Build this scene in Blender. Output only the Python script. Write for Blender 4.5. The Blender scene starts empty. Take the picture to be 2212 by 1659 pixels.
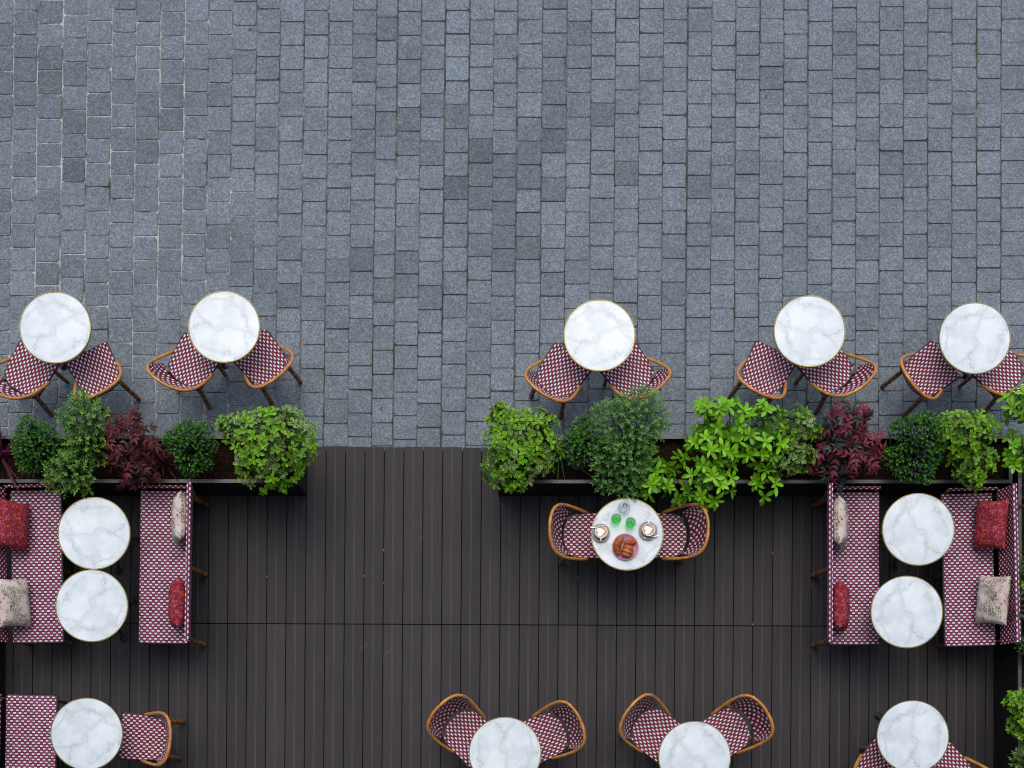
import bpy, math, random
from mathutils import Vector, Matrix, noise as MN
random.seed(7)
R = math.radians
H, F, NX, NY = 11.5, 2816.0, 1106.0, 1630.0      # camera height, focal length and nadir used to read positions off the plan view
STREET = -0.15                                    # street level below the deck (deck top = 0)
SC = bpy.context.scene
COL = SC.collection

def P(px, py, z=0.0):
    k = (H - z) / F
    return ((px - NX) * k, (NY - py) * k)
def PV(px, py, z=0.0):
    x, y = P(px, py, z)
    return Vector((x, y, z))

# ------------------------------------------------------------------ node helpers
def nd(nt, typ, ins=None, **props):
    n = nt.nodes.new(typ)
    for k, v in props.items():
        setattr(n, k, v)
    for k, v in (ins or {}).items():
        s = n.inputs[k]
        if isinstance(v, bpy.types.NodeSocket):
            nt.links.new(v, s)
        else:
            s.default_value = v
    return n
def mth(nt, op, a, b=0.0, clamp=False):
    n = nd(nt, 'ShaderNodeMath', {0: a, 1: b}, operation=op)
    n.use_clamp = clamp
    return n.outputs[0]
def c4(c):
    return (c[0], c[1], c[2], 1.0)
def mix(nt, fac, a, b, blend='MIX'):
    n = nt.nodes.new('ShaderNodeMix')
    n.data_type = 'RGBA'; n.blend_type = blend
    for s, v in ((n.inputs[0], fac), (n.inputs[6], a), (n.inputs[7], b)):
        if isinstance(v, bpy.types.NodeSocket):
            nt.links.new(v, s)
        else:
            s.default_value = v if not isinstance(v, tuple) else c4(v)
    return n.outputs[2]
def ramp(nt, fac, stops):
    n = nd(nt, 'ShaderNodeValToRGB', {'Fac': fac})
    e = n.color_ramp.elements
    while len(e) < len(stops):
        e.new(0.5)
    for i, (p, c) in enumerate(stops):
        e[i].position = p
        e[i].color = c4(c) if isinstance(c, tuple) else (c, c, c, 1)
    return n.outputs['Color']
def noise(nt, vec, scale, detail=3.0, rough=0.5, dist=0.0):
    return nd(nt, 'ShaderNodeTexNoise', {'Vector': vec, 'Scale': scale, 'Detail': detail, 'Roughness': rough, 'Distortion': dist}).outputs['Fac']
def step(nt, v, lo, hi):
    return nd(nt, 'ShaderNodeMapRange', {'Value': v, 'From Min': lo, 'From Max': hi}, clamp=True).outputs[0]
def mat(name, color=None, rough=0.5, metal=0.0, spec=0.5):
    m = bpy.data.materials.new(name); m.use_nodes = True
    nt = m.node_tree
    b = nt.nodes['Principled BSDF']
    if color: b.inputs['Base Color'].default_value = c4(color)
    b.inputs['Roughness'].default_value = rough
    b.inputs['Metallic'].default_value = metal
    b.inputs['Specular IOR Level'].default_value = spec
    return m, nt, b
def bump(nt, b, h, strength=0.3, dist=0.01):
    n = nd(nt, 'ShaderNodeBump', {'Height': h, 'Strength': strength, 'Distance': dist})
    nt.links.new(n.outputs[0], b.inputs['Normal'])
def obc(nt):
    return nd(nt, 'ShaderNodeTexCoord').outputs['Object']
def uvs(nt):
    return nd(nt, 'ShaderNodeTexCoord').outputs['UV']
def tint(nt):
    return nd(nt, 'ShaderNodeAttribute', attribute_name='tint').outputs['Fac']
def setc(nt, b, c):
    nt.links.new(c, b.inputs['Base Color'])
MT = {}

# granite pavers
m, nt, b = mat('granite_paver', rough=0.8, spec=0.2); o = obc(nt)
n1 = noise(nt, o, 70, 5, 0.85); n2 = noise(nt, o, 2.2, 4, 0.6); n3 = noise(nt, o, 24, 4, 0.65)
n4 = noise(nt, o, 300, 2, 0.6)
base = ramp(nt, n1, [(0.33, (0.026, 0.033, 0.040)), (0.5, (0.138, 0.170, 0.197)), (0.67, (0.40, 0.455, 0.50))])
base = mix(nt, 0.35, base, ramp(nt, n4, [(0.3, (0.052, 0.065, 0.075)), (0.7, (0.265, 0.315, 0.35))]))
base = mix(nt, 1.0, base, ramp(nt, n2, [(0.3, 0.86), (0.7, 1.10)]), 'MULTIPLY')
base = mix(nt, 1.0, base, ramp(nt, n3, [(0.28, 0.82), (0.6, 1.06)]), 'MULTIPLY')
t = tint(nt)
tc = nd(nt, 'ShaderNodeCombineColor', {0: t, 1: t, 2: t}).outputs[0]
base = mix(nt, 1.0, base, tc, 'MULTIPLY')
v = nd(nt, 'ShaderNodeTexVoronoi', {'Vector': o, 'Scale': 2.6, 'Randomness': 1.0})
vs = nd(nt, 'ShaderNodeSeparateColor', {0: v.outputs['Color']}).outputs[0]
spot = mth(nt, 'MULTIPLY', mth(nt, 'LESS_THAN', mth(nt, 'ADD', v.outputs['Distance'], mth(nt, 'MULTIPLY', n3, 0.05)), 0.072), mth(nt, 'GREATER_THAN', vs, 0.70))
base = mix(nt, mth(nt, 'MULTIPLY', spot, 0.6), base, (0.045, 0.046, 0.05))
setc(nt, b, base); bump(nt, b, n1, 0.8, 0.006); MT['paver'] = m
# joints
m, nt, b = mat('joint_sand', rough=0.95, spec=0.1); o = obc(nt)
sx = nd(nt, 'ShaderNodeSeparateXYZ', {0: o}).outputs
left = step(nt, sx[0], -1.2, -3.2)
nj = noise(nt, o, 3.4, 5, 0.75)
lightness = mth(nt, 'ADD', mth(nt, 'MULTIPLY', left, 0.21), nj)
cj = ramp(nt, lightness, [(0.40, (0.055, 0.057, 0.055)), (0.58, (0.13, 0.132, 0.128)), (0.80, (0.46, 0.46, 0.44))])
nm = noise(nt, o, 3.1, 2, 0.5)
cdist = nd(nt, 'ShaderNodeVectorMath', {0: o, 1: (-1.45, 3.30, STREET)}, operation='DISTANCE').outputs['Value']
near = mth(nt, 'MULTIPLY', step(nt, cdist, 1.3, 0.1), 0.16)
cj = mix(nt, step(nt, mth(nt, 'ADD', nm, near), 0.63, 0.74), cj, (0.035, 0.068, 0.014))
cj = mix(nt, 1.0, cj, ramp(nt, noise(nt, o, 60, 3, 0.6), [(0.3, 0.5), (0.7, 1.3)]), 'MULTIPLY')
setc(nt, b, cj); bump(nt, b, noise(nt, o, 90, 3), 0.6, 0.006); MT['joint'] = m
m, nt, b = mat('distant_paving', rough=0.9); o = obc(nt)
setc(nt, b, ramp(nt, noise(nt, o, 6, 5), [(0.3, (0.12, 0.13, 0.15)), (0.7, (0.2, 0.215, 0.24))])); MT['ground'] = m
# deck boards
m, nt, b = mat('composite_board', rough=0.62, spec=0.22); o = obc(nt)
mp = nd(nt, 'ShaderNodeMapping', {'Vector': o, 'Scale': (170, 2.2, 10)}).outputs[0]
g1 = noise(nt, mp, 1.0, 4, 0.7)
cd = ramp(nt, g1, [(0.25, (0.0185, 0.0168, 0.0184)), (0.75, (0.0405, 0.0372, 0.0405))])
t = tint(nt); tc = nd(nt, 'ShaderNodeCombineColor', {0: t, 1: t, 2: t}).outputs[0]
cd = mix(nt, 1.0, cd, tc, 'MULTIPLY')
g2 = noise(nt, o, 1.3, 5, 0.65)
cd = mix(nt, 1.0, cd, ramp(nt, g2, [(0.3, 0.78), (0.72, 1.25)]), 'MULTIPLY')
mp2 = nd(nt, 'ShaderNodeMapping', {'Vector': o, 'Scale': (14, 1.5, 1)}).outputs[0]
g3 = noise(nt, mp2, 1.0, 6, 0.75, 0.6)
cd = mix(nt, mth(nt, 'MULTIPLY', step(nt, g3, 0.64, 0.82), 0.28), cd, (0.20, 0.20, 0.20))
vv = nd(nt, 'ShaderNodeTexVoronoi', {'Vector': o, 'Scale': 5.0})
fl = mth(nt, 'LESS_THAN', vv.outputs['Distance'], 0.028)
cd = mix(nt, mth(nt, 'MULTIPLY', fl, 0.12), cd, (0.22, 0.22, 0.22))
gr = noise(nt, o, 150, 3, 0.8)
cd = mix(nt, 1.0, cd, ramp(nt, gr, [(0.32, 0.72), (0.68, 1.32)]), 'MULTIPLY')
sw = nd(nt, 'ShaderNodeTexWave', {'Vector': nd(nt, 'ShaderNodeMapping', {'Vector': o, 'Rotation': (0, 0, 0.9)}).outputs[0], 'Scale': 3.1, 'Distortion': 9.0, 'Detail': 3.0, 'Detail Scale': 1.3}).outputs['Fac']
scr = mth(nt, 'MULTIPLY', step(nt, sw, 0.985, 1.0), step(nt, noise(nt, o, 1.9, 3), 0.55, 0.72))
cd = mix(nt, mth(nt, 'MULTIPLY', scr, 0.30), cd, (0.13, 0.13, 0.13))
setc(nt, b, cd); bump(nt, b, g1, 0.35, 0.003)
nt.links.new(ramp(nt, g2, [(0.3, 0.5), (0.7, 0.72)]), b.inputs['Roughness']); MT['board'] = m
m, nt, b = mat('board_groove', (0.105, 0.098, 0.106), 0.8, spec=0.2); MT['groove'] = m
m, nt, b = mat('under_deck', (0.004, 0.004, 0.004), 0.95, spec=0.1); MT['under'] = m
m, nt, b = mat('clip_metal', (0.3, 0.3, 0.3), 0.4, 0.6); MT['clip'] = m
# black planter metal
m, nt, b = mat('black_planter_metal', rough=0.42, spec=0.3); o = obc(nt)
nn = noise(nt, o, 9, 5, 0.7)
setc(nt, b, ramp(nt, nn, [(0.3, (0.005, 0.005, 0.006)), (0.75, (0.011, 0.011, 0.013))]))
nt.links.new(ramp(nt, nn, [(0.3, 0.32), (0.7, 0.6)]), b.inputs['Roughness']); MT['planter'] = m
m, nt, b = mat('planter_rim_metal', rough=0.35, spec=0.6); o = obc(nt)
setc(nt, b, ramp(nt, noise(nt, o, 14, 5, 0.7), [(0.3, (0.011, 0.012, 0.014)), (0.75, (0.034, 0.037, 0.042))])); MT['rim'] = m
m, nt, b = mat('soil', rough=0.95, spec=0.1); o = obc(nt)
ns = noise(nt, o, 55, 4, 0.7)
setc(nt, b, ramp(nt, ns, [(0.3, (0.004, 0.0025, 0.002)), (0.55, (0.018, 0.010, 0.006)), (0.78, (0.09, 0.052, 0.028))])); bump(nt, b, ns, 1.0, 0.02); MT['soil'] = m
# marble
m, nt, b = mat('white_marble', rough=0.16, spec=0.5); o = obc(nt)
w = nd(nt, 'ShaderNodeTexNoise', {'Vector': o, 'Scale': 3.0, 'Detail': 5.0, 'Roughness': 0.6}).outputs['Color']
ws = nd(nt, 'ShaderNodeVectorMath', {0: w, 1: (0.5, 0.5, 0.5)}, operation='SUBTRACT').outputs[0]
ws = nd(nt, 'ShaderNodeVectorMath', {0: ws, 'Scale': 0.34}, operation='SCALE').outputs[0]
wo = nd(nt, 'ShaderNodeVectorMath', {0: o, 1: ws}, operation='ADD').outputs[0]
mo = nd(nt, 'ShaderNodeMapping', {'Vector': wo, 'Rotation': (0, 0, 0.7), 'Scale': (1.0, 2.1, 1.0)}).outputs[0]
ve = nd(nt, 'ShaderNodeTexVoronoi', {'Vector': mo, 'Scale': 2.9}, feature='DISTANCE_TO_EDGE').outputs['Distance']
thin = step(nt, ve, 0.022, 0.0)
where = step(nt, noise(nt, o, 4.2, 2, 0.5), 0.46, 0.62)
thin = mth(nt, 'MULTIPLY', thin, where)
smoke = step(nt, ve, 0.17, 0.0)
smoke = mth(nt, 'MULTIPLY', smoke, step(nt, noise(nt, mo, 6.5, 7, 0.75), 0.34, 0.70))
bs = ramp(nt, noise(nt, o, 3.4, 5, 0.6), [(0.3, (0.49, 0.565, 0.60)), (0.62, (0.655, 0.725, 0.755))])
cloud = step(nt, noise(nt, wo, 5.0, 6, 0.7), 0.52, 0.78)
cm = mix(nt, mth(nt, 'MAXIMUM', mth(nt, 'MULTIPLY', smoke, 0.70), mth(nt, 'MULTIPLY', cloud, 0.6)), bs, (0.28, 0.335, 0.36))
cm = mix(nt, mth(nt, 'MULTIPLY', thin, 0.5), cm, (0.20, 0.24, 0.26))
setc(nt, b, cm); MT['marble'] = m
m, nt, b = mat('brass', rough=0.28, metal=1.0); o = obc(nt)
setc(nt, b, ramp(nt, noise(nt, o, 12, 3), [(0.3, (0.20, 0.165, 0.04)), (0.7, (0.33, 0.27, 0.07))])); MT['brass'] = m
m, nt, b = mat('cast_iron', rough=0.5, spec=0.4); o = obc(nt)
setc(nt, b, ramp(nt, noise(nt, o, 30, 3), [(0.3, (0.008, 0.008, 0.009)), (0.7, (0.02, 0.02, 0.022))])); MT['iron'] = m
# rattan cane
m, nt, b = mat('rattan_cane', rough=0.32, spec=0.5); o = obc(nt)
n1 = noise(nt, o, 11, 4, 0.65); n2 = noise(nt, o, 70, 3, 0.6)
cr = ramp(nt, n1, [(0.28, (0.22, 0.066, 0.012)), (0.5, (0.52, 0.21, 0.035)), (0.72, (0.68, 0.36, 0.095))])
cr = mix(nt, 1.0, cr, ramp(nt, n2, [(0.3, 0.72), (0.7, 1.1)]), 'MULTIPLY')
setc(nt, b, cr); bump(nt, b, n2, 0.2, 0.002); MT['cane'] = m
m, nt, b = mat('dark_cane', rough=0.45, spec=0.4); o = obc(nt)
sz = nd(nt, 'ShaderNodeSeparateXYZ', {0: o}).outputs[2]
band = mth(nt, 'LESS_THAN', mth(nt, 'FRACT', mth(nt, 'MULTIPLY', sz, 11.0)), 0.22)
cr = ramp(nt, noise(nt, o, 14, 4), [(0.3, (0.10, 0.036, 0.012)), (0.7, (0.36, 0.155, 0.048))])
cr = mix(nt, mth(nt, 'MULTIPLY', band, 0.8), cr, (0.02, 0.011, 0.008))
setc(nt, b, cr); MT['leg'] = m
m, nt, b = mat('cane_binding', (0.24, 0.20, 0.17), 0.5); MT['binding'] = m
m, nt, b = mat('black_edge_cord', (0.016, 0.009, 0.013), 0.5); MT['edge'] = m

def weave(name, wu, wv, mu, mv, gap, maroon, white, amount=1.0):
    m, nt, b = mat(name, rough=0.55, spec=0.18)
    u = nd(nt, 'ShaderNodeSeparateXYZ', {0: uvs(nt)}).outputs
    cu = mth(nt, 'FLOOR', u[0]); cv = mth(nt, 'FLOOR', u[1])
    par = mth(nt, 'FLOORED_MODULO', mth(nt, 'ADD', cu, cv), 2.0)
    fu = mth(nt, 'ABSOLUTE', mth(nt, 'SUBTRACT', mth(nt, 'FRACT', u[0]), 0.5))
    fv = mth(nt, 'ABSOLUTE', mth(nt, 'SUBTRACT', mth(nt, 'FRACT', u[1]), 0.5))
    isw = mth(nt, 'GREATER_THAN', par, 0.5)
    def box(a, bb):
        return mth(nt, 'MULTIPLY', step(nt, fu, a + 0.03, a - 0.03), step(nt, fv, bb + 0.03, bb - 0.03))
    mw = mth(nt, 'MULTIPLY', isw, box(wu, wv))
    mm = mth(nt, 'MULTIPLY', mth(nt, 'SUBTRACT', 1.0, isw), box(mu, mv))
    strand_w = step(nt, fv, 0.0, 0.07)          # the two strands of each white dash
    strand_m = step(nt, fu, 0.0, 0.06)
    rnd = nd(nt, 'ShaderNodeTexWhiteNoise', {'Vector': nd(nt, 'ShaderNodeCombineXYZ', {0: cu, 1: cv}).outputs[0]}, noise_dimensions='2D').outputs['Value']
    wcol = mix(nt, mth(nt, 'MULTIPLY', mth(nt, 'SUBTRACT', 1.0, strand_w), 0.35), white, (0.25, 0.2, 0.25))
    wcol = mix(nt, 1.0, wcol, ramp(nt, rnd, [(0.0, 0.88), (1.0, 1.08)]), 'MULTIPLY')
    mcol = mix(nt, mth(nt, 'MULTIPLY', mth(nt, 'SUBTRACT', 1.0, strand_m), 0.6), maroon, gap)
    mcol = mix(nt, 1.0, mcol, ramp(nt, rnd, [(0.0, 0.65), (1.0, 1.25)]), 'MULTIPLY')
    c = mix(nt, mm, gap, mcol)
    c = mix(nt, mw, c, wcol)
    ob = obc(nt)
    c = mix(nt, 1.0, c, ramp(nt, noise(nt, ob, 6, 3), [(0.3, 0.82), (0.7, 1.08)]), 'MULTIPLY')
    setc(nt, b, c)
    h = mth(nt, 'ADD', mth(nt, 'MULTIPLY', mw, 1.0), mth(nt, 'MULTIPLY', mm, 0.8))
    bump(nt, b, h, 0.5, 0.004)
    MT[name] = m
MARO = (0.25, 0.016, 0.055); WHT = (0.76, 0.72, 0.77)
weave('seat_weave', 0.47, 0.31, 0.38, 0.56, (0.036, 0.006, 0.014), MARO, WHT)
weave('back_weave', 0.33, 0.36, 0.52, 0.52, (0.045, 0.006, 0.014), (0.17, 0.010, 0.034), WHT)
weave('bench_weave', 0.49, 0.27, 0.34, 0.55, (0.034, 0.008, 0.018), (0.29, 0.040, 0.125), WHT)
weave('bench_back_weave', 0.31, 0.29, 0.52, 0.52, (0.045, 0.006, 0.016), (0.17, 0.010, 0.042), WHT)

# cushions
m, nt, b = mat('red_cell_fabric', rough=0.85, spec=0.2); o = obc(nt)
vo = nd(nt, 'ShaderNodeTexVoronoi', {'Vector': o, 'Scale': 52.0, 'Randomness': 0.9}, feature='DISTANCE_TO_EDGE').outputs['Distance']
vc = nd(nt, 'ShaderNodeTexVoronoi', {'Vector': o, 'Scale': 52.0, 'Randomness': 0.9})
rc = nd(nt, 'ShaderNodeSeparateColor', {0: vc.outputs['Color']}).outputs
cell = ramp(nt, rc[0], [(0.0, (0.20, 0.020, 0.036)), (0.55, (0.30, 0.040, 0.066)), (0.9, (0.37, 0.10, 0.13))])
hot = mth(nt, 'GREATER_THAN', mth(nt, 'ADD', rc[1], mth(nt, 'MULTIPLY', noise(nt, o, 7, 2), 0.5)), 1.20)
cell = mix(nt, hot, cell, (0.78, 0.09, 0.012))
cc = mix(nt, step(nt, vo, 0.05, 0.13), (0.17, 0.007, 0.010), cell)
setc(nt, b, cc); bump(nt, b, vo, 0.4, 0.01); MT['red_fabric'] = m
m, nt, b = mat('floral_fabric', rough=0.85, spec=0.2); o = obc(nt)
bf = ramp(nt, noise(nt, o, 5, 3), [(0.35, (0.50, 0.40, 0.38)), (0.65, (0.58, 0.54, 0.50))])
lf = noise(nt, nd(nt, 'ShaderNodeMapping', {'Vector': o, 'Scale': (1, 2.1, 1.6)}).outputs[0], 40, 3, 0.6, 1.2)
cl = step(nt, noise(nt, o, 11, 2), 0.40, 0.50)
bf = mix(nt, mth(nt, 'MULTIPLY', mth(nt, 'MULTIPLY', step(nt, lf, 0.47, 0.53), cl), 0.9), bf, (0.11, 0.115, 0.05))
vf = nd(nt, 'ShaderNodeTexVoronoi', {'Vector': o, 'Scale': 34.0})
rf = nd(nt, 'ShaderNodeSeparateColor', {0: vf.outputs['Color']}).outputs
dots = mth(nt, 'MULTIPLY', mth(nt, 'LESS_THAN', vf.outputs['Distance'], 0.26), mth(nt, 'GREATER_THAN', rf[0], 0.72))
bf = mix(nt, dots, bf, (0.30, 0.055, 0.055))
dots2 = mth(nt, 'MULTIPLY', mth(nt, 'LESS_THAN', vf.outputs['Distance'], 0.2), mth(nt, 'LESS_THAN', rf[0], 0.22))
bf = mix(nt, dots2, bf, (0.06, 0.06, 0.05))
setc(nt, b, bf); bump(nt, b, noise(nt, o, 160, 2), 0.2, 0.002); MT['floral_fabric'] = m
# table ware
MT['cup'] = mat('white_porcelain', (0.72, 0.73, 0.74), 0.15)[0]
m, nt, b = mat('grey_stoneware', rough=0.35); o = obc(nt)
setc(nt, b, ramp(nt, noise(nt, o, 60, 3), [(0.3, (0.17, 0.172, 0.168)), (0.7, (0.24, 0.242, 0.236))])); MT['saucer'] = m
m, nt, b = mat('pink_ceramic', rough=0.35); o = obc(nt)
setc(nt, b, ramp(nt, noise(nt, o, 30, 4), [(0.3, (0.36, 0.13, 0.21)), (0.7, (0.46, 0.18, 0.27))])); MT['plate'] = m
m, nt, b = mat('milky_coffee', rough=0.3); o = obc(nt)
setc(nt, b, ramp(nt, noise(nt, o, 45, 3, 0.5, 1.5), [(0.35, (0.30, 0.15, 0.06)), (0.65, (0.56, 0.36, 0.20))])); MT['coffee'] = m
MT['foam'] = mat('milk_foam', (0.86, 0.80, 0.72), 0.4)[0]
MT['steel'] = mat('steel', (0.75, 0.75, 0.76), 0.18, 1.0)[0]
def thin_glass(name, trans, gloss, lo, hi):
    m, nt, b = mat(name, rough=0.03)
    lw = nd(nt, 'ShaderNodeLayerWeight', {'Blend': 0.35}).outputs['Facing']
    tr = nd(nt, 'ShaderNodeBsdfTransparent', {'Color': c4(trans)})
    gl = nd(nt, 'ShaderNodeBsdfPrincipled', {'Base Color': c4(gloss), 'Roughness': 0.04})
    k = nd(nt, 'ShaderNodeMapRange', {'Value': lw, 'To Min': lo, 'To Max': hi}).outputs[0]
    ms = nd(nt, 'ShaderNodeMixShader', {0: k, 1: tr.outputs[0], 2: gl.outputs[0]})
    nt.links.new(ms.outputs[0], nt.nodes['Material Output'].inputs[0]); MT[name] = m
thin_glass('glass', (0.97, 0.985, 0.99), (0.66, 0.69, 0.70), 0.0, 0.40)
thin_glass('green_glass', (0.62, 0.96, 0.66), (0.010, 0.24, 0.022), 0.0, 0.60)
m, nt, b = mat('baked_crust', rough=0.4, spec=0.4); o = obc(nt); t = tint(nt)
nb = noise(nt, o, 60, 4, 0.6)
cb = mix(nt, t, (0.15, 0.024, 0.004), (0.50, 0.125, 0.014))
cb = mix(nt, 1.0, cb, ramp(nt, nb, [(0.3, 0.6), (0.7, 1.2)]), 'MULTIPLY')
setc(nt, b, cb); bump(nt, b, nb, 0.4, 0.003); MT['crust'] = m

def leaf_mat(name, dark, light, edge=None, rib=None, rough=0.35, trans=0.2, edge_lo=0.5, edge_dark=None, spec=0.22):
    m, nt, b = mat(name, rough=rough, spec=spec)
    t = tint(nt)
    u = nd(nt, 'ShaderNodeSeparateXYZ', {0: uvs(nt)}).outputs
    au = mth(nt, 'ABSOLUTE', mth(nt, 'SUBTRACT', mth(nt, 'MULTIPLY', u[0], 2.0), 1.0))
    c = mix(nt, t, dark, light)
    o = obc(nt)
    if edge:
        k = step(nt, mth(nt, 'ADD', au, mth(nt, 'MULTIPLY', mth(nt, 'SUBTRACT', noise(nt, o, 40, 2), 0.5), 0.5)), edge_lo, edge_lo + 0.15)
        c = mix(nt, k, c, mix(nt, t, edge_dark, edge) if edge_dark else edge)
    if rib:
        c = mix(nt, mth(nt, 'MULTIPLY', step(nt, au, 0.14, 0.04), 0.7), c, rib)
    c = mix(nt, 1.0, c, ramp(nt, noise(nt, o, 12, 3), [(0.3, 0.75), (0.7, 1.15)]), 'MULTIPLY')
    setc(nt, b, c)
    tr = nd(nt, 'ShaderNodeBsdfTranslucent', {'Color': c})
    ms = nd(nt, 'ShaderNodeMixShader', {0: trans, 1: b.outputs[0], 2: tr.outputs[0]})
    nt.links.new(ms.outputs[0], nt.nodes['Material Output'].inputs[0])
    MT[name] = m
leaf_mat('variegated_leaf', (0.008, 0.045, 0.003), (0.105, 0.33, 0.010), (0.38, 0.52, 0.025), rough=0.34, trans=0.12, edge_lo=0.68, edge_dark=(0.10, 0.15, 0.008))
leaf_mat('pale_variegated_leaf', (0.012, 0.045, 0.008), (0.085, 0.21, 0.035), (0.46, 0.54, 0.19), rough=0.34, trans=0.12, edge_lo=0.58, edge_dark=(0.12, 0.15, 0.04))
leaf_mat('box_leaf', (0.002, 0.013, 0.002), (0.038, 0.165, 0.005), rough=0.22, trans=0.08, spec=0.25)
leaf_mat('dusky_fine_leaf', (0.016, 0.058, 0.012), (0.130, 0.31, 0.055), (0.19, 0.35, 0.09), rough=0.36, edge_lo=0.7)
leaf_mat('fine_leaf', (0.015, 0.055, 0.006), (0.175, 0.38, 0.050), (0.25, 0.42, 0.09), rough=0.36, edge_lo=0.7)
leaf_mat('nandina_leaf', (0.020, 0.004, 0.005), (0.145, 0.026, 0.028), rib=(0.2, 0.06, 0.07), rough=0.45)
leaf_mat('nandina_red_leaf', (0.022, 0.005, 0.008), (0.25, 0.029, 0.055), rib=(0.3, 0.09, 0.12), rough=0.45)
leaf_mat('slate_leaf', (0.012, 0.030, 0.024), (0.030, 0.065, 0.048), rough=0.4, trans=0.1)
leaf_mat('bright_leaf', (0.014, 0.070, 0.004), (0.190, 0.50, 0.010), rib=(0.30, 0.52, 0.05), rough=0.28, trans=0.18)
leaf_mat('purple_strap', (0.035, 0.006, 0.014), (0.11, 0.015, 0.040), rough=0.4, trans=0.15)
leaf_mat('grass_blade', (0.025, 0.085, 0.010), (0.07, 0.20, 0.02), rough=0.4)
m, nt, b = mat('twig_bark', (0.055, 0.032, 0.018), 0.8); MT['twig'] = m

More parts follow.
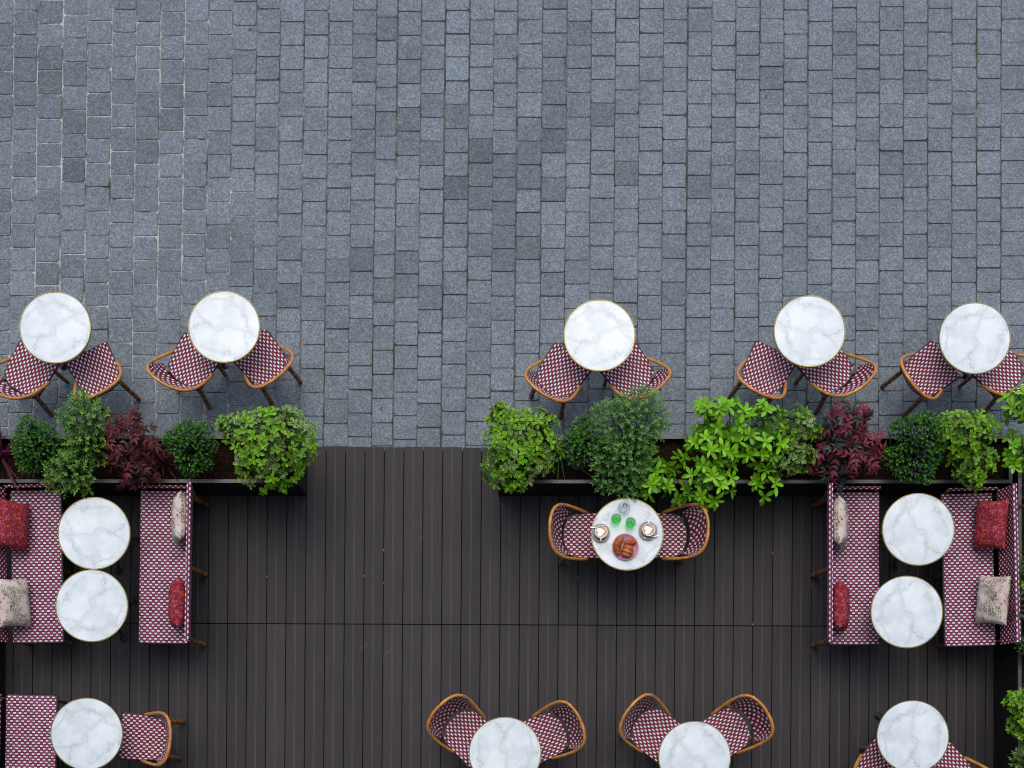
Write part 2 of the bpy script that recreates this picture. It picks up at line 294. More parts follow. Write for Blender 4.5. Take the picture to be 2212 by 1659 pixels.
# ------------------------------------------------------------------ mesh helpers
class MB:
    def __init__(s):
        s.v = []; s.f = []; s.uv = []; s.m = []; s.t = []
    def add(s, vs, fs, uv=None, mi=0, tint=1.0):
        k = len(s.v); s.v.extend(vs)
        for i, f in enumerate(fs):
            s.f.append(tuple(k + a for a in f))
            s.uv.append([uv[a] for a in f] if uv else [(0, 0)] * len(f))
            s.m.append(mi); s.t.append(tint)
    def box(s, lo, hi, mi=0, tint=1.0):
        x0, y0, z0 = lo; x1, y1, z1 = hi
        vs = [(x0,y0,z0),(x1,y0,z0),(x1,y1,z0),(x0,y1,z0),(x0,y0,z1),(x1,y0,z1),(x1,y1,z1),(x0,y1,z1)]
        s.add(vs, [(0,3,2,1),(4,5,6,7),(0,1,5,4),(1,2,6,5),(2,3,7,6),(3,0,4,7)], mi=mi, tint=tint)
    def tube(s, pts, rad, n=8, closed=False, mi=0, tint=1.0):
        pts = [Vector(p) for p in pts]; N = len(pts)
        rs = rad if isinstance(rad, list) else [rad] * N
        vs = []; up = None
        for i, p in enumerate(pts):
            a = pts[(i - 1) % N] if (closed or i > 0) else p
            c = pts[(i + 1) % N] if (closed or i < N - 1) else p
            d = (c - a).normalized()
            if up is None:
                up = Vector((0, 0, 1)) if abs(d.z) < 0.9 else Vector((1, 0, 0))
            sd = d.cross(up).normalized(); up = sd.cross(d).normalized()
            for k in range(n):
                an = 2 * math.pi * k / n
                vs.append(p + (sd * math.cos(an) + up * math.sin(an)) * rs[i])
        fs = []
        for i in range(N if closed else N - 1):
            for k in range(n):
                a = i * n + k; b2 = i * n + (k + 1) % n; j = ((i + 1) % N) * n
                fs.append((a, b2, j + (k + 1) % n, j + k))
        if not closed:
            fs.append(tuple(range(n - 1, -1, -1))); fs.append(tuple((N - 1) * n + k for k in range(n)))
        s.add(vs, fs, mi=mi, tint=tint)
    def lathe(s, prof, n=32, c=(0, 0, 0), mi=0, tint=1.0, wob=None):
        vs = []
        for r, z in prof:
            for k in range(n):
                a = 2 * math.pi * k / n
                w = wob(a) if wob else 1.0
                vs.append((c[0] + r * w * math.cos(a), c[1] + r * w * math.sin(a), c[2] + z))
        fs = []
        for i in range(len(prof) - 1):
            for k in range(n):
                a = i * n + k; b2 = i * n + (k + 1) % n
                fs.append((a, b2, b2 + n, a + n))
        if prof[0][0] > 1e-5: fs.append(tuple(range(n - 1, -1, -1)))
        if prof[-1][0] > 1e-5: fs.append(tuple((len(prof) - 1) * n + k for k in range(n)))
        s.add(vs, fs, mi=mi, tint=tint)
    def shell(s, fn, nu, nv, thick, mi=0, mi_edge=0):
        # fn(u,v) -> (point, uv); a sheet with real thickness
        g = [[fn(i / nu, j / nv) for j in range(nv + 1)] for i in range(nu + 1)]
        P0 = [[Vector(g[i][j][0]) for j in range(nv + 1)] for i in range(nu + 1)]
        nr = []
        for i in range(nu + 1):
            row = []
            for j in range(nv + 1):
                du = P0[min(i + 1, nu)][j] - P0[max(i - 1, 0)][j]; dv = P0[i][min(j + 1, nv)] - P0[i][max(j - 1, 0)]
                c = du.cross(dv)
                row.append(c.normalized() if c.length > 1e-9 else Vector((0, 0, 1)))
            nr.append(row)
        W = nv + 1; idx = lambda i, j: i * W + j
        uv = [g[i][j][1] for i in range(nu + 1) for j in range(W)]
        top = [P0[i][j] + nr[i][j] * thick / 2 for i in range(nu + 1) for j in range(W)]
        bot = [P0[i][j] - nr[i][j] * thick / 2 for i in range(nu + 1) for j in range(W)]
        ft = [(idx(i, j), idx(i + 1, j), idx(i + 1, j + 1), idx(i, j + 1)) for i in range(nu) for j in range(nv)]
        T = len(top)
        s.add(top + bot, ft + [tuple(T + a for a in reversed(f)) for f in ft], uv + uv, mi)
        ring = [idx(i, 0) for i in range(nu)] + [idx(nu, j) for j in range(nv)] + [idx(i, nv) for i in range(nu, 0, -1)] + [idx(0, j) for j in range(nv, 0, -1)]
        k = len(ring)
        s.add([top[a] for a in ring] + [bot[a] for a in ring], [(i, k + i, k + (i + 1) % k, (i + 1) % k) for i in range(k)], None, mi_edge)
    def build(s, name, mats, parent=None, smooth=None, off=None):
        me = bpy.data.meshes.new(name)
        vs = [tuple(v) for v in s.v]
        if off is not None:
            vs = [(v[0] - off[0], v[1] - off[1], v[2] - off[2]) for v in vs]
        me.from_pydata(vs, [], s.f)
        for mm in (mats if isinstance(mats, (list, tuple)) else [mats]):
            me.materials.append(MT[mm])
        me.polygons.foreach_set('material_index', s.m)
        ul = me.uv_layers.new(name='UVMap')
        ul.data.foreach_set('uv', [c for f in s.uv for p in f for c in (p[0], p[1])])
        at = me.attributes.new('tint', 'FLOAT', 'FACE')
        at.data.foreach_set('value', s.t)
        if smooth is not None:
            me.polygons.foreach_set('use_smooth', [True] * len(me.polygons))
            if smooth < 180: me.set_sharp_from_angle(angle=R(smooth))
        me.update()
        ob = bpy.data.objects.new(name, me); COL.objects.link(ob)
        if parent: ob.parent = parent
        return ob
def tag(o, label, cat, group=None):
    o['label'] = label; o['category'] = cat
    if group: o['group'] = group
    return o
def empty(name, loc=(0, 0, 0), rz=0.0):
    o = bpy.data.objects.new(name, None); COL.objects.link(o)
    o.empty_display_size = 0.1
    o.location = loc; o.rotation_euler = (0, 0, rz)
    return o
def copy_tree(o, parent=None):
    c = o.copy(); COL.objects.link(c); c.parent = parent
    for ch in list(o.children): copy_tree(ch, c)
    return c
def smoothpath(pts, n=6):
    pts = [Vector(p) for p in pts]; out = []
    for i in range(len(pts) - 1):
        p0 = pts[max(i - 1, 0)]; p1 = pts[i]; p2 = pts[i + 1]; p3 = pts[min(i + 2, len(pts) - 1)]
        for k in range(n):
            t = k / n
            out.append(0.5 * ((2 * p1) + (p2 - p0) * t + (2 * p0 - 5 * p1 + 4 * p2 - p3) * t * t + (3 * p1 - p0 - 3 * p2 + p3) * t ** 3))
    out.append(pts[-1]); return out
def cane(mb, a, b2, r, nodes=4, n=8, mi=0):
    a = Vector(a); b2 = Vector(b2); pts = []; rs = []; steps = nodes * 5
    for i in range(steps + 1):
        t = i / steps
        pts.append(a.lerp(b2, t)); rs.append(r * (1.22 if i % 5 == 2 else 1.0))
    mb.tube(pts, rs, n, mi=mi)

# ------------------------------------------------------------------ setting
g = MB(); g.add([(-400, -400, -0.25), (400, -400, -0.25), (400, 400, -0.25), (-400, 400, -0.25)], [(0, 1, 2, 3)])
o = g.build('ground', 'ground'); o['kind'] = 'structure'
# pavement: columns of granite setts over a bed of jointing sand
xs = [30,83,137,190,243,296,348,400,452,504,556,607,659,711,763,815,860,911,963,1015,1068,1119,1172,1225,1278,1330,1382,1434,1486,1538,1590,1642,1694,1746,1798,1850,1901,1953,2005,2057,2110,2162]
while xs[0] > -560: xs.insert(0, xs[0] - 52.6)
while xs[-1] < 2780: xs.append(xs[-1] + 52.4)
rnd = random.Random(3)
pv = MB()
k = (H - STREET) / F
def tiltx(x, py):
    a = 0.0135 if x < 700 else (0.0135 * (1 - (x - 700) / 1500) if x < 2200 else 0.0)
    return -a * py
i0 = xs.index(30)
for i in range(len(xs) - 1):
    x0, x1 = xs[i], xs[i + 1]
    col = i - i0
    ph = 24.0 if col % 2 == 0 else 48.0
    ph -= 8.0 * (x0 / 2160.0)
    y = ph - 51.3 * 14 + rnd.uniform(-3, 3)
    colw = rnd.uniform(-0.8, 0.8)
    while y < 1000:
        ln = 51.3 + rnd.uniform(-1.6, 1.6)
        ya, yb = y, min(y + ln, 985)
        y += ln
        if yb - ya < 5: continue
        wj = 0.35 if x0 < 500 else 0.0
        gx = 0.85 + wj + rnd.uniform(-0.35, 0.6); gy = 0.75 + wj + rnd.uniform(-0.4, 0.6)
        xa, xb = x0 + gx + colw, x1 - gx + colw
        if 1170 < x0 < 1175 and 120 < ya < 150: xb -= 3.4
        tn = rnd.gauss(1.0, 0.04)
        cl = MN.noise(Vector((x0 / 210.0, ya / 260.0, 3.3)))
        if x0 < 1200 and ya < 620 and cl > 0.08 and rnd.random() < 0.55: tn *= 0.80 + 0.06 * rnd.random()
        if rnd.random() < 0.04: tn *= 0.86
        if x0 < 1050 and ya < 700 and rnd.random() < 0.05: tn *= 0.84
        tn = max(0.6, min(1.2, tn))
        crn = []
        for (cx, cy) in ((xa, yb - gy), (xb, yb - gy), (xb, ya + gy), (xa, ya + gy)):
            cx += rnd.uniform(-0.45, 0.45); cy += rnd.uniform(-0.45, 0.45)
            crn.append(((cx + tiltx(cx, cy) - NX) * k, (NY - cy) * k))
        cxm = sum(p[0] for p in crn) / 4; cym = sum(p[1] for p in crn) / 4
        z = STREET + rnd.uniform(-0.0025, 0.0025)
        # eight-sided outline: knocked-off corners
        outl = []
        for q in range(4):
            p = Vector(crn[q]); a = Vector(crn[q - 1]); c = Vector(crn[(q + 1) % 4])
            cut = rnd.uniform(0.004, 0.020)
            outl.append(p + (a - p).normalized() * cut); outl.append(p + (c - p).normalized() * cut)
        ctr = Vector((cxm, cym))
        tz = [rnd.uniform(-0.001, 0.001) for _ in range(8)]
        inn = [p + (ctr - p).normalized() * 0.004 for p in outl]
        vs = [(p.x, p.y, z + tz[q]) for q, p in enumerate(inn)] + [(p.x, p.y, z - 0.0035) for p in outl] + [(p.x, p.y, z - 0.03) for p in outl]
        fs = [tuple(range(8))] + [(q, 8 + q, 8 + (q + 1) % 8, (q + 1) % 8) for q in range(8)] + [(8 + q, 16 + q, 16 + (q + 1) % 8, 8 + (q + 1) % 8) for q in range(8)]
        pv.add(vs, fs, mi=0, tint=tn)
xa, ya = P(-620, 990, STREET); xb, yb = P(2840, -760, STREET)
pv.add([(xa, ya, STREET - 0.0075), (xb, ya, STREET - 0.0075), (xb, yb, STREET - 0.0075), (xa, yb, STREET - 0.0075)], [(0, 1, 2, 3)], mi=1)
o = pv.build('pavement', ['paver', 'joint']); o['kind'] = 'structure'

# deck: grooved composite boards with a cross seam
dk = MB(); rnd = random.Random(5)
k0 = H / F; PITCH = 42.03 * k0
ROT = 0.008
def dkp(u, vpy, z):      # u = px along the row at py 1000
    x = (u - NX) * k0; y = (NY - vpy) * k0
    return (x - ROT * (vpy - 1000) * k0, y + 0.0045 * (u - 1106) * -k0, z)
prof = [(0.0, -0.022), (0.0, -0.002), (0.0022, 0.0), (0.0715, 0.0), (0.0723, -0.002), (0.0745, -0.002), (0.0753, 0.0), (0.0805, 0.0), (0.0813, -0.002), (0.0835, -0.002), (0.0843, 0.0)]
W = PITCH - 0.0060
prof = [(a, z) for a, z in prof] + [(W - 0.0022, 0.0), (W, -0.002), (W, -0.022)]
gro = {4, 8}
for kk in range(-24, 42):
    u0 = 704.3 + kk * 42.03
    for (ya, yb) in ((967, 1348.6), (1350.6, 2050)):
        tn = rnd.gauss(1.0, 0.075)
        ya2 = ya + rnd.uniform(-0.8, 0.8) if ya < 1000 else ya
        A = [dkp(u0 + (a + 0.0030) / k0, ya2, z) for a, z in prof]
        B = [dkp(u0 + (a + 0.0030) / k0, yb, z) for a, z in prof]
        n = len(prof)
        for q in range(n - 1):
            dk.add([A[q], B[q], B[q + 1], A[q + 1]], [(0, 1, 2, 3)], mi=1 if q in (3, 4, 5, 7, 8, 9) else 0, tint=tn)
        dk.add(A, [tuple(range(n))], mi=0, tint=tn); dk.add(B, [tuple(range(n - 1, -1, -1))], mi=0, tint=tn)
    for cy in (1190, 1247, 1262, 1345):
        if rnd.random() < 0.08:
            p = dkp(u0, cy + rnd.uniform(-3, 3), -0.007)
            dk.box((p[0] - 0.0026, p[1] - 0.006, -0.012), (p[0] + 0.0026, p[1] + 0.006, -0.005), mi=3)
a = P(-340, 968); c = P(2500, 2050)
dk.box((a[0], c[1], -0.148), (c[0], a[1] - 0.02, -0.024), mi=2)
o = dk.build('deck', ['board', 'groove', 'under', 'clip']); o['kind'] = 'structure'

# ------------------------------------------------------------------ the building added out of view to shade the deck
def shade_facade():
    r = tag(empty('shade_building', (0, -1.9, 0)), 'grey rendered building with rows of dark windows, unseen, added to shade the deck', 'shade_building')
    mb = MB(); y0, y1 = -0.45, 0.0
    xw = [-13 + 2.6 * i for i in range(11)]
    rows = [(0.6, 2.6), (4.0, 6.2), (7.4, 9.6)]
    zc = -0.15
    for (za, zb) in rows:
        mb.box((-14, y0, zc), (14, y1, za)); zc = zb
        xa = -14
        for x in xw:
            mb.box((xa, y0, za), (x - 0.6, y1, zb)); xa = x + 0.6
        mb.box((xa, y0, za), (14, y1, zb))
    mb.box((-14, y0, zc), (14, y1, 11.2))
    mb.build('wall', 'render', r)
    for (za, zb) in rows:
        for x in xw:
            f = MB()
            for bx in ((x - 0.6, x - 0.53), (x + 0.53, x + 0.6), (x - 0.035, x + 0.035)): f.box((bx[0], -0.30, za + 0.07), (bx[1], -0.24, zb - 0.07))
            f.box((x - 0.6, -0.30, za), (x + 0.6, -0.24, za + 0.07)); f.box((x - 0.6, -0.30, zb - 0.07), (x + 0.6, -0.24, zb))
            fo = f.build('window', 'planter', r)
            g = MB(); g.box((x - 0.53, -0.28, za + 0.07), (x + 0.53, -0.27, zb - 0.07)); g.build('pane', 'glassdark', fo)
    c = MB(); c.box((-14.1, -0.44, 11.2), (14.1, 0.15, 11.4)); c.build('cornice', 'render', r)
m, nt, b = mat('grey_render', rough=0.9); o = obc(nt)
setc(nt, b, ramp(nt, noise(nt, o, 5, 5), [(0.3, (0.16, 0.155, 0.15)), (0.7, (0.22, 0.215, 0.21))])); MT['render'] = m
MT['glassdark'] = mat('window_glass', (0.02, 0.025, 0.03), 0.05)[0]
shade_facade()

# ------------------------------------------------------------------ planters
PH = 0.57
def planter(px0, py0, px1, py1, label):
    x0, y1 = P(px0, py0, PH); x1, y0 = P(px1, py1, PH)
    cx, cy = (x0 + x1) / 2, (y0 + y1) / 2; hx, hy = (x1 - x0) / 2, (y1 - y0) / 2
    r = tag(empty('planter_box', (cx, cy, 0.0)), label, 'planter', 'black metal planters edging the deck')
    b2 = MB(); t = 0.012
    b2.box((-hx, -hy, 0.003), (hx, -hy + t, PH - 0.025)); b2.box((-hx, hy - t, 0.003), (hx, hy, PH - 0.025))
    b2.box((-hx, -hy + t, 0.003), (-hx + t, hy - t, PH - 0.025)); b2.box((hx - t, -hy + t, 0.003), (hx, hy - t, PH - 0.025))
    b2.build('wall', 'planter', r)
    rm = MB(); w = 0.026; e = 0.003
    z0, z1 = PH - 0.0245, PH
    rm.box((-hx - e, -hy - e, z0), (hx + e, -hy + w, z1)); rm.box((-hx - e, hy - w, z0), (hx + e, hy + e, z1))
    rm.box((-hx - e, -hy + w, z0), (-hx + w, hy - w, z1)); rm.box((hx - w, -hy + w, z0), (hx + e, hy - w, z1))
    rm.build('rim', 'rim', r)
    so = MB(); rr = random.Random(int(px0) + 9)
    nx = max(4, int(2 * hx / 0.035)); ny = max(4, int(2 * hy / 0.035))
    vs = []; fs = []
    for i in range(nx + 1):
        for j in range(ny + 1):
            vs.append((-hx + t + (2 * hx - 2 * t) * i / nx, -hy + t + (2 * hy - 2 * t) * j / ny, PH - 0.075 + rr.uniform(-0.014, 0.014)))
    for i in range(nx):
        for j in range(ny):
            q = i * (ny + 1) + j
            fs.append((q, q + ny + 1, q + ny + 2, q + 1))
    so.add(vs, fs)
    so.build('soil', 'soil', r, smooth=180)
    return r
planter(-330, 941, 641, 1042, 'long black metal planter at left with open soil and a variegated bush at its end')
planter(1075, 941, 2186, 1043, 'long black metal planter right of the entrance gap behind the breakfast table')
planter(2200, 941, 2310, 1990, 'black metal planter running down the right edge of the deck')
planter(-130, 1060, -45, 1990, 'black metal planter along the left edge of the deck, beside the benches')

# ------------------------------------------------------------------ plants
def leaf(mb, p, d, up, L, Wd, fold=0.25, curl=0.15, tint=0.5, mi=0, fine=False, lance=False):
    d = d.normalized(); s = d.cross(up)
    if s.length < 1e-4: s = d.cross(Vector((1, 0, 0)))
    s.normalize(); n = s.cross(d).normalized()
    if fine: prof = ((0, 0.0), (0.45, 1.0), (1, 0.0))
    elif lance: prof = ((0, 0.06), (0.2, 0.78), (0.42, 1.0), (0.72, 0.5), (1, 0.0))
    else: prof = ((0, 0.10), (0.3, 0.72), (0.62, 1.0), (0.86, 0.66), (1, 0.0))
    vs = []; uv = []; fs = []
    for t, w in prof:
        c = p + d * (L * t) - n * (curl * L * t * t)
        e = n * (fold * Wd * w)
        vs += [c - s * (Wd * w) + e, c, c + s * (Wd * w) + e]; uv += [(0.5 - 0.5 * min(1, w * 1.3 + .2), t), (0.5, t), (0.5 + 0.5 * min(1, w * 1.3 + .2), t)]
    for i in range(len(prof) - 1):
        k = i * 3
        fs += [(k, k + 3, k + 4, k + 1), (k + 1, k + 4, k + 5, k + 2)]
    mb.add(vs, fs, uv, mi, max(0.0, min(1.0, tint)))
def frame(n):
    n = n.normalized(); a = Vector((0, 0, 1)) if abs(n.z) < 0.9 else Vector((1, 0, 0))
    x = n.cross(a).normalized(); return x, n.cross(x).normalized()
def rosette(mb, rr, p, n, k, L, Wd, tn, mi=0):
    x, y = frame(n); a0 = rr.uniform(0, 6.28)
    for i in range(k):
        a = a0 + i * 2.39996; f = i / max(1, k - 1)
        el = R(4 + 46 * (1 - f) ** 1.4 + rr.uniform(-9, 9))
        d = (x * math.cos(a) + y * math.sin(a)) * math.cos(el) + n * math.sin(el)
        ll = L * (0.55 + 0.5 * f) * rr.uniform(0.85, 1.12)
        leaf(mb, p + n * (0.012 * (1 - f)), d, n, ll, Wd * (0.62 + 0.42 * f) * rr.uniform(0.85, 1.1), 0.3, rr.uniform(0.0, 0.3), tn + (1 - f) * 0.25 + rr.uniform(-0.15, 0.15), mi)
def sprig(mb, rr, p, n, k, LL, L, Wd, tn, mi=0, fine=True):
    x, y = frame(n)
    for i in range(k):
        t = (i + 0.5) / k; a = i * 2.4 + rr.uniform(-0.4, 0.4)
        q = p + n * (LL * (t - 0.5))
        el = R(rr.uniform(15, 60))
        d = (x * math.cos(a) + y * math.sin(a)) * math.cos(el) + n * math.sin(el)
        leaf(mb, q, d, n + Vector((0, 0, 0.6)), L * rr.uniform(0.75, 1.2), Wd * rr.uniform(0.8, 1.15), 0.25, rr.uniform(-0.1, 0.3), tn + 0.35 * (t - 0.5) + rr.uniform(-0.2, 0.2), mi, fine)
def pinnate(mb, rr, p, d, n, L, Wd, tn, mi=0, pairs=3):
    d = d.normalized(); s = d.cross(n).normalized(); nn = s.cross(d)
    for i in range(pairs):
        q = p + d * (L * (0.5 + 0.75 * i)) - nn * (0.1 * L * i * i * 0.4)
        for sg in (-1, 1):
            leaf(mb, q, d * 0.75 + s * sg * 0.8 + nn * rr.uniform(-0.2, 0.25), nn, L * rr.uniform(0.8, 1.15), Wd * rr.uniform(0.85, 1.15), 0.28, 0.25, tn + rr.uniform(-0.18, 0.18), mi, lance=True)
    leaf(mb, p + d * (L * (0.5 + 0.75 * (pairs - 1)) + 0.01), d, nn, L * 1.15, Wd, 0.28, 0.3, tn + 0.05, mi, lance=True)
SOILZ = PH - 0.085
def shrub(name, kind, base, blobs, label, seed, leafmat, dens=1.0, second=None, group=None, tn0=0.5):
    rr = random.Random(seed)
    bx, by = P(base[0], base[1], SOILZ)
    off = (bx, by, SOILZ)
    B = []
    for (px, py, z, rx, ry, rz) in blobs:
        kk = (H - z) / F
        B.append((PV(px, py, z), rx * kk, ry * kk, rz))
    fo = MB(); st = MB(); basev = Vector(off)
    SP = {'rosette': 0.066, 'big': 0.100, 'box': 0.027, 'fine': 0.044, 'nandina': 0.074}[kind] / math.sqrt(dens)
    INN = {'rosette': 800, 'big': 230, 'box': 2600, 'fine': 1100, 'nandina': 380}[kind]
    grid = {}
    def crowded(p):
        k = (int(p.x // SP), int(p.y // SP), int(p.z // SP))
        for i in (-1, 0, 1):
            for j in (-1, 0, 1):
                for l in (-1, 0, 1):
                    for q in grid.get((k[0] + i, k[1] + j, k[2] + l), ()):
                        if (q - p).length < SP: return True
        grid.setdefault(k, []).append(p.copy())
        return False
    def put(p, nrm, tn, mi, inner):
        if kind == 'rosette': rosette(fo, rr, p, nrm, rr.choice((5, 6, 7, 7, 8)), 0.060 * rr.uniform(0.85, 1.15), 0.0142, tn, mi)
        elif kind == 'big': rosette(fo, rr, p, nrm, rr.choice((6, 7, 8, 9)), 0.094 * rr.uniform(0.85, 1.12), 0.0195, tn, mi)
        elif kind == 'box': sprig(fo, rr, p, nrm, 7, 0.035, 0.020, 0.0068, tn, mi)
        elif kind == 'fine': sprig(fo, rr, p, nrm, 13, 0.10, 0.028, 0.0056, tn, mi)
        else:
            x, y = frame(nrm); a3 = rr.uniform(0, 6.28)
            for w in range(2):
                d = (x * math.cos(a3 + w * 2.6) + y * math.sin(a3 + w * 2.6)) * 0.9 + nrm * 0.3
                pinnate(fo, rr, p, d, nrm, 0.058, 0.0122, tn, mi, rr.choice((2, 2, 3)))
    for (c, rx, ry, rz) in B:
        area = (rx * ry + rz * (rx + ry) / 2)
        NO = int(area * 9.0 / (SP * SP)); NI = int(area * INN)
        for q in range(NO + NI):
            inner = q >= NO
            zz = rr.uniform(-0.3, 1.0); a = rr.uniform(0, 6.2832); h = math.sqrt(max(0, 1 - zz * zz))
            lump = 1 + 0.12 * math.sin(3 * a + seed) * h + 0.08 * math.sin(5.3 * a + 2 * zz + seed * 1.7)
            rad = (rr.uniform(0.45, 0.80) if inner else rr.uniform(0.86, 1.05)) * lump
            dv = Vector((h * math.cos(a) * rx, h * math.sin(a) * ry, zz * rz))
            p = c + dv * rad
            if p.z < SOILZ + 0.02: continue
            if not inner and MN.noise(p * 8.0 + Vector((seed, 0, 0))) < -0.42: continue
            inside = False
            for (c2, a2, b3, d2) in B:
                if c2 is c: continue
                e = p - c2
                if (e.x / a2) ** 2 + (e.y / b3) ** 2 + (e.z / d2) ** 2 < 0.5: inside = True
            if inside or (not inner and crowded(p)): continue
            nrm = Vector((dv.x / (rx * rx), dv.y / (ry * ry), dv.z / (rz * rz)))
            nrm.normalize()
            nrm = (nrm + Vector((rr.uniform(-.3, .3), rr.uniform(-.3, .3), 0.9))).normalized()
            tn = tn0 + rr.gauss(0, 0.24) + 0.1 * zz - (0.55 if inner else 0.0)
            mi = 1 if (second and (MN.noise(p * 5.0 + Vector((0, seed, 0))) * 0.6 + rr.random()) < second[1]) else 0
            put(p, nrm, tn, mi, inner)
            if q % 37 == 0 or inner and q % 13 == 0:
                mid = basev.lerp(p, 0.5) + Vector((rr.uniform(-.03, .03), rr.uniform(-.03, .03), 0.03))
                st.tube(smoothpath([basev + Vector((rr.uniform(-.02, .02), rr.uniform(-.02, .02), -0.005)), mid, p], 4), [0.006] * 4 + [0.0045] * 4 + [0.002], 5)
    r = empty(name, off)
    tag(r, label, 'plant', group)
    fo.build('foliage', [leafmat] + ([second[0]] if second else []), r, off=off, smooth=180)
    st.build('stem', 'twig', r, off=off, smooth=60)
    return r
def strap(name, base, n, L, Wd, leafmat, label, seed, arch=0.5, spread=1.0, z0=None, group=None):
    rr = random.Random(seed); bx, by = P(base[0], base[1], SOILZ); off = (bx, by, SOILZ); fo = MB()
    for q in range(n):
        a = q * 2.39996 + rr.uniform(-.3, .3); f = (q + 0.5) / n
        l = L * rr.uniform(0.7, 1.1); el0 = R(82 - 50 * spread * f)
        w = Wd * rr.uniform(0.8, 1.1); tn = rr.uniform(0.1, 0.9)
        hd = Vector((math.cos(a), math.sin(a), 0)); sd = Vector((-math.sin(a), math.cos(a), 0))
        p = Vector((bx, by, SOILZ)) + hd * 0.012; el = el0; vs = []; uv = []
        S = 9
        for i in range(S + 1):
            t = i / S; ww = w * (0.55 + 0.9 * t if t < 0.5 else 1.0) * (1.0 if t < 0.6 else max(0.02, (1 - t) / 0.4))
            up = Vector((0, 0, 1)) * 0.2 * ww
            vs += [p - sd * ww + up, p, p + sd * ww + up]; uv += [(0, t), (0.5, t), (1, t)]
            p = p + (hd * math.cos(el) + Vector((0, 0, 1)) * math.sin(el)) * (l / S)
            el -= arch * 1.9 / S * (0.5 + 1.2 * t)
        fs = []
        for i in range(S):
            k = i * 3; fs += [(k, k + 3, k + 4, k + 1), (k + 1, k + 4, k + 5, k + 2)]
        fo.add(vs, fs, uv, 0, tn)
    r = empty(name, off); tag(r, label, 'plant', group)
    fo.build('foliage', leafmat, r, off=off, smooth=180)
    cr = MB(); cr.lathe([(0.018, -0.01), (0.022, 0.02), (0.012, 0.06), (0.0, 0.07)], 10, off)
    cr.build('crown', leafmat, r, off=off, smooth=60)
    return r
DE = 1150
G1 = 'variegated evergreen bushes in the planters'; G2 = 'small leaved dark box shrubs'; G3 = 'fine leaved light green shrubs'; G4 = 'burgundy leaved shrubs'; G5 = 'bright green rosette shrubs'; G6 = 'purple strap leaved plants'
strap('cordyline', (6, 985), 22, 0.44, 0.013, 'purple_strap', 'purple strap leaved plant cut by the left edge of the photo', 1, 0.55, 1.1, group=G6)
shrub('box_shrub', 'box', (80, 985), [(80, 962, 0.76, 50, 54, 0.20)], 'round dark green small leaved shrub beside the left edge purple strap plant', 2, 'box_leaf', 1.0, group=G2)
shrub('fine_leaf_shrub', 'fine', (172, 985), [(182, 900, 0.98, 50, 42, 0.17), (190, 955, 0.82, 42, 48, 0.20), (152, 1024, 0.78, 52, 42, 0.16)], 'loose light green fine leaved shrub overhanging the left benches and street', 3, 'fine_leaf', 1.0, group=G3)
shrub('burgundy_shrub', 'nandina', (285, 990), [(276, 950, 0.80, 44, 40, 0.18), (295, 995, 0.74, 44, 36, 0.14), (295, 1036, 0.66, 20, 14, 0.08)], 'dull burgundy shrub between two dark round shrubs in the left planter', 4, 'nandina_leaf', 1.0, group=G4)
strap('cordyline', (356, 1000), 13, 0.36, 0.010, 'purple_strap', 'thin dark purple strap plant between burgundy shrub and dark round shrub', 5, 0.45, 0.9, group=G6)
shrub('box_shrub', 'box', (418, 988), [(418, 964, 0.76, 52, 54, 0.20)], 'round dark glossy shrub left of the large variegated bush, in left planter', 6, 'box_leaf', 1.0, group=G2)
shrub('variegated_bush', 'rosette', (575, 990), [(585, 968, 0.86, 88, 86, 0.26), (500, 925, 0.88, 30, 24, 0.12), (600, 905, 0.92, 50, 22, 0.14)], 'large yellow edged variegated bush at right end of the left planter', 7, 'variegated_leaf', 1.15, ('pale_variegated_leaf', 0.2), group=G1, tn0=0.6)
shrub('variegated_bush', 'rosette', (1120, 985), [(1120, 970, 0.84, 76, 82, 0.26), (1080, 893, 0.98, 16, 20, 0.09), (1165, 915, 0.82, 32, 28, 0.12)], 'yellow edged variegated bush at left end of right planter', 8, 'variegated_leaf', 1.15, ('pale_variegated_leaf', 0.22), group=G1, tn0=0.6)
strap('grass_tuft', (1208, 985), 20, 0.42, 0.0045, 'grass_blade', 'thin green grass tuft between variegated bush and dark shrub in right planter', 9, 0.35, 1.0, group='grass tufts in the planters')
shrub('box_shrub', 'box', (1262, 985), [(1262, 960, 0.76, 44, 50, 0.19)], 'dark green glossy shrub between grass tuft and tall fine leaved shrub', 10, 'box_leaf', 1.0, ('slate_leaf', 0.45), group=G2, tn0=0.7)
shrub('fine_leaf_shrub', 'fine', (1355, 985), [(1368, 908, 1.0, 76, 60, 0.20), (1345, 985, 0.86, 66, 52, 0.20), (1340, 1035, 0.74, 54, 36, 0.14)], 'large fine leaved green shrub hanging over the planter behind the breakfast table', 11, 'dusky_fine_leaf', 1.0, group=G3, tn0=0.68)
shrub('rosette_shrub', 'big', (1430, 1000), [(1450, 995, 0.72, 26, 20, 0.10), (1412, 1010, 0.74, 22, 22, 0.10), (1420, 1052, 0.74, 34, 24, 0.10), (1470, 1070, 0.70, 26, 20, 0.08)], 'low bright green rosette shrub with scattered branches right of fine leaved shrub', 12, 'bright_leaf', 1.0, group=G5, tn0=0.6)
shrub('rosette_shrub', 'big', (1555, 985), [(1560, 905, 0.98, 56, 42, 0.16), (1545, 965, 0.88, 56, 50, 0.20), (1538, 1040, 0.80, 48, 46, 0.16)], 'tall bright green rosette shrub spilling over both planter rims', 13, 'bright_leaf', 1.35, group=G5, tn0=0.62)
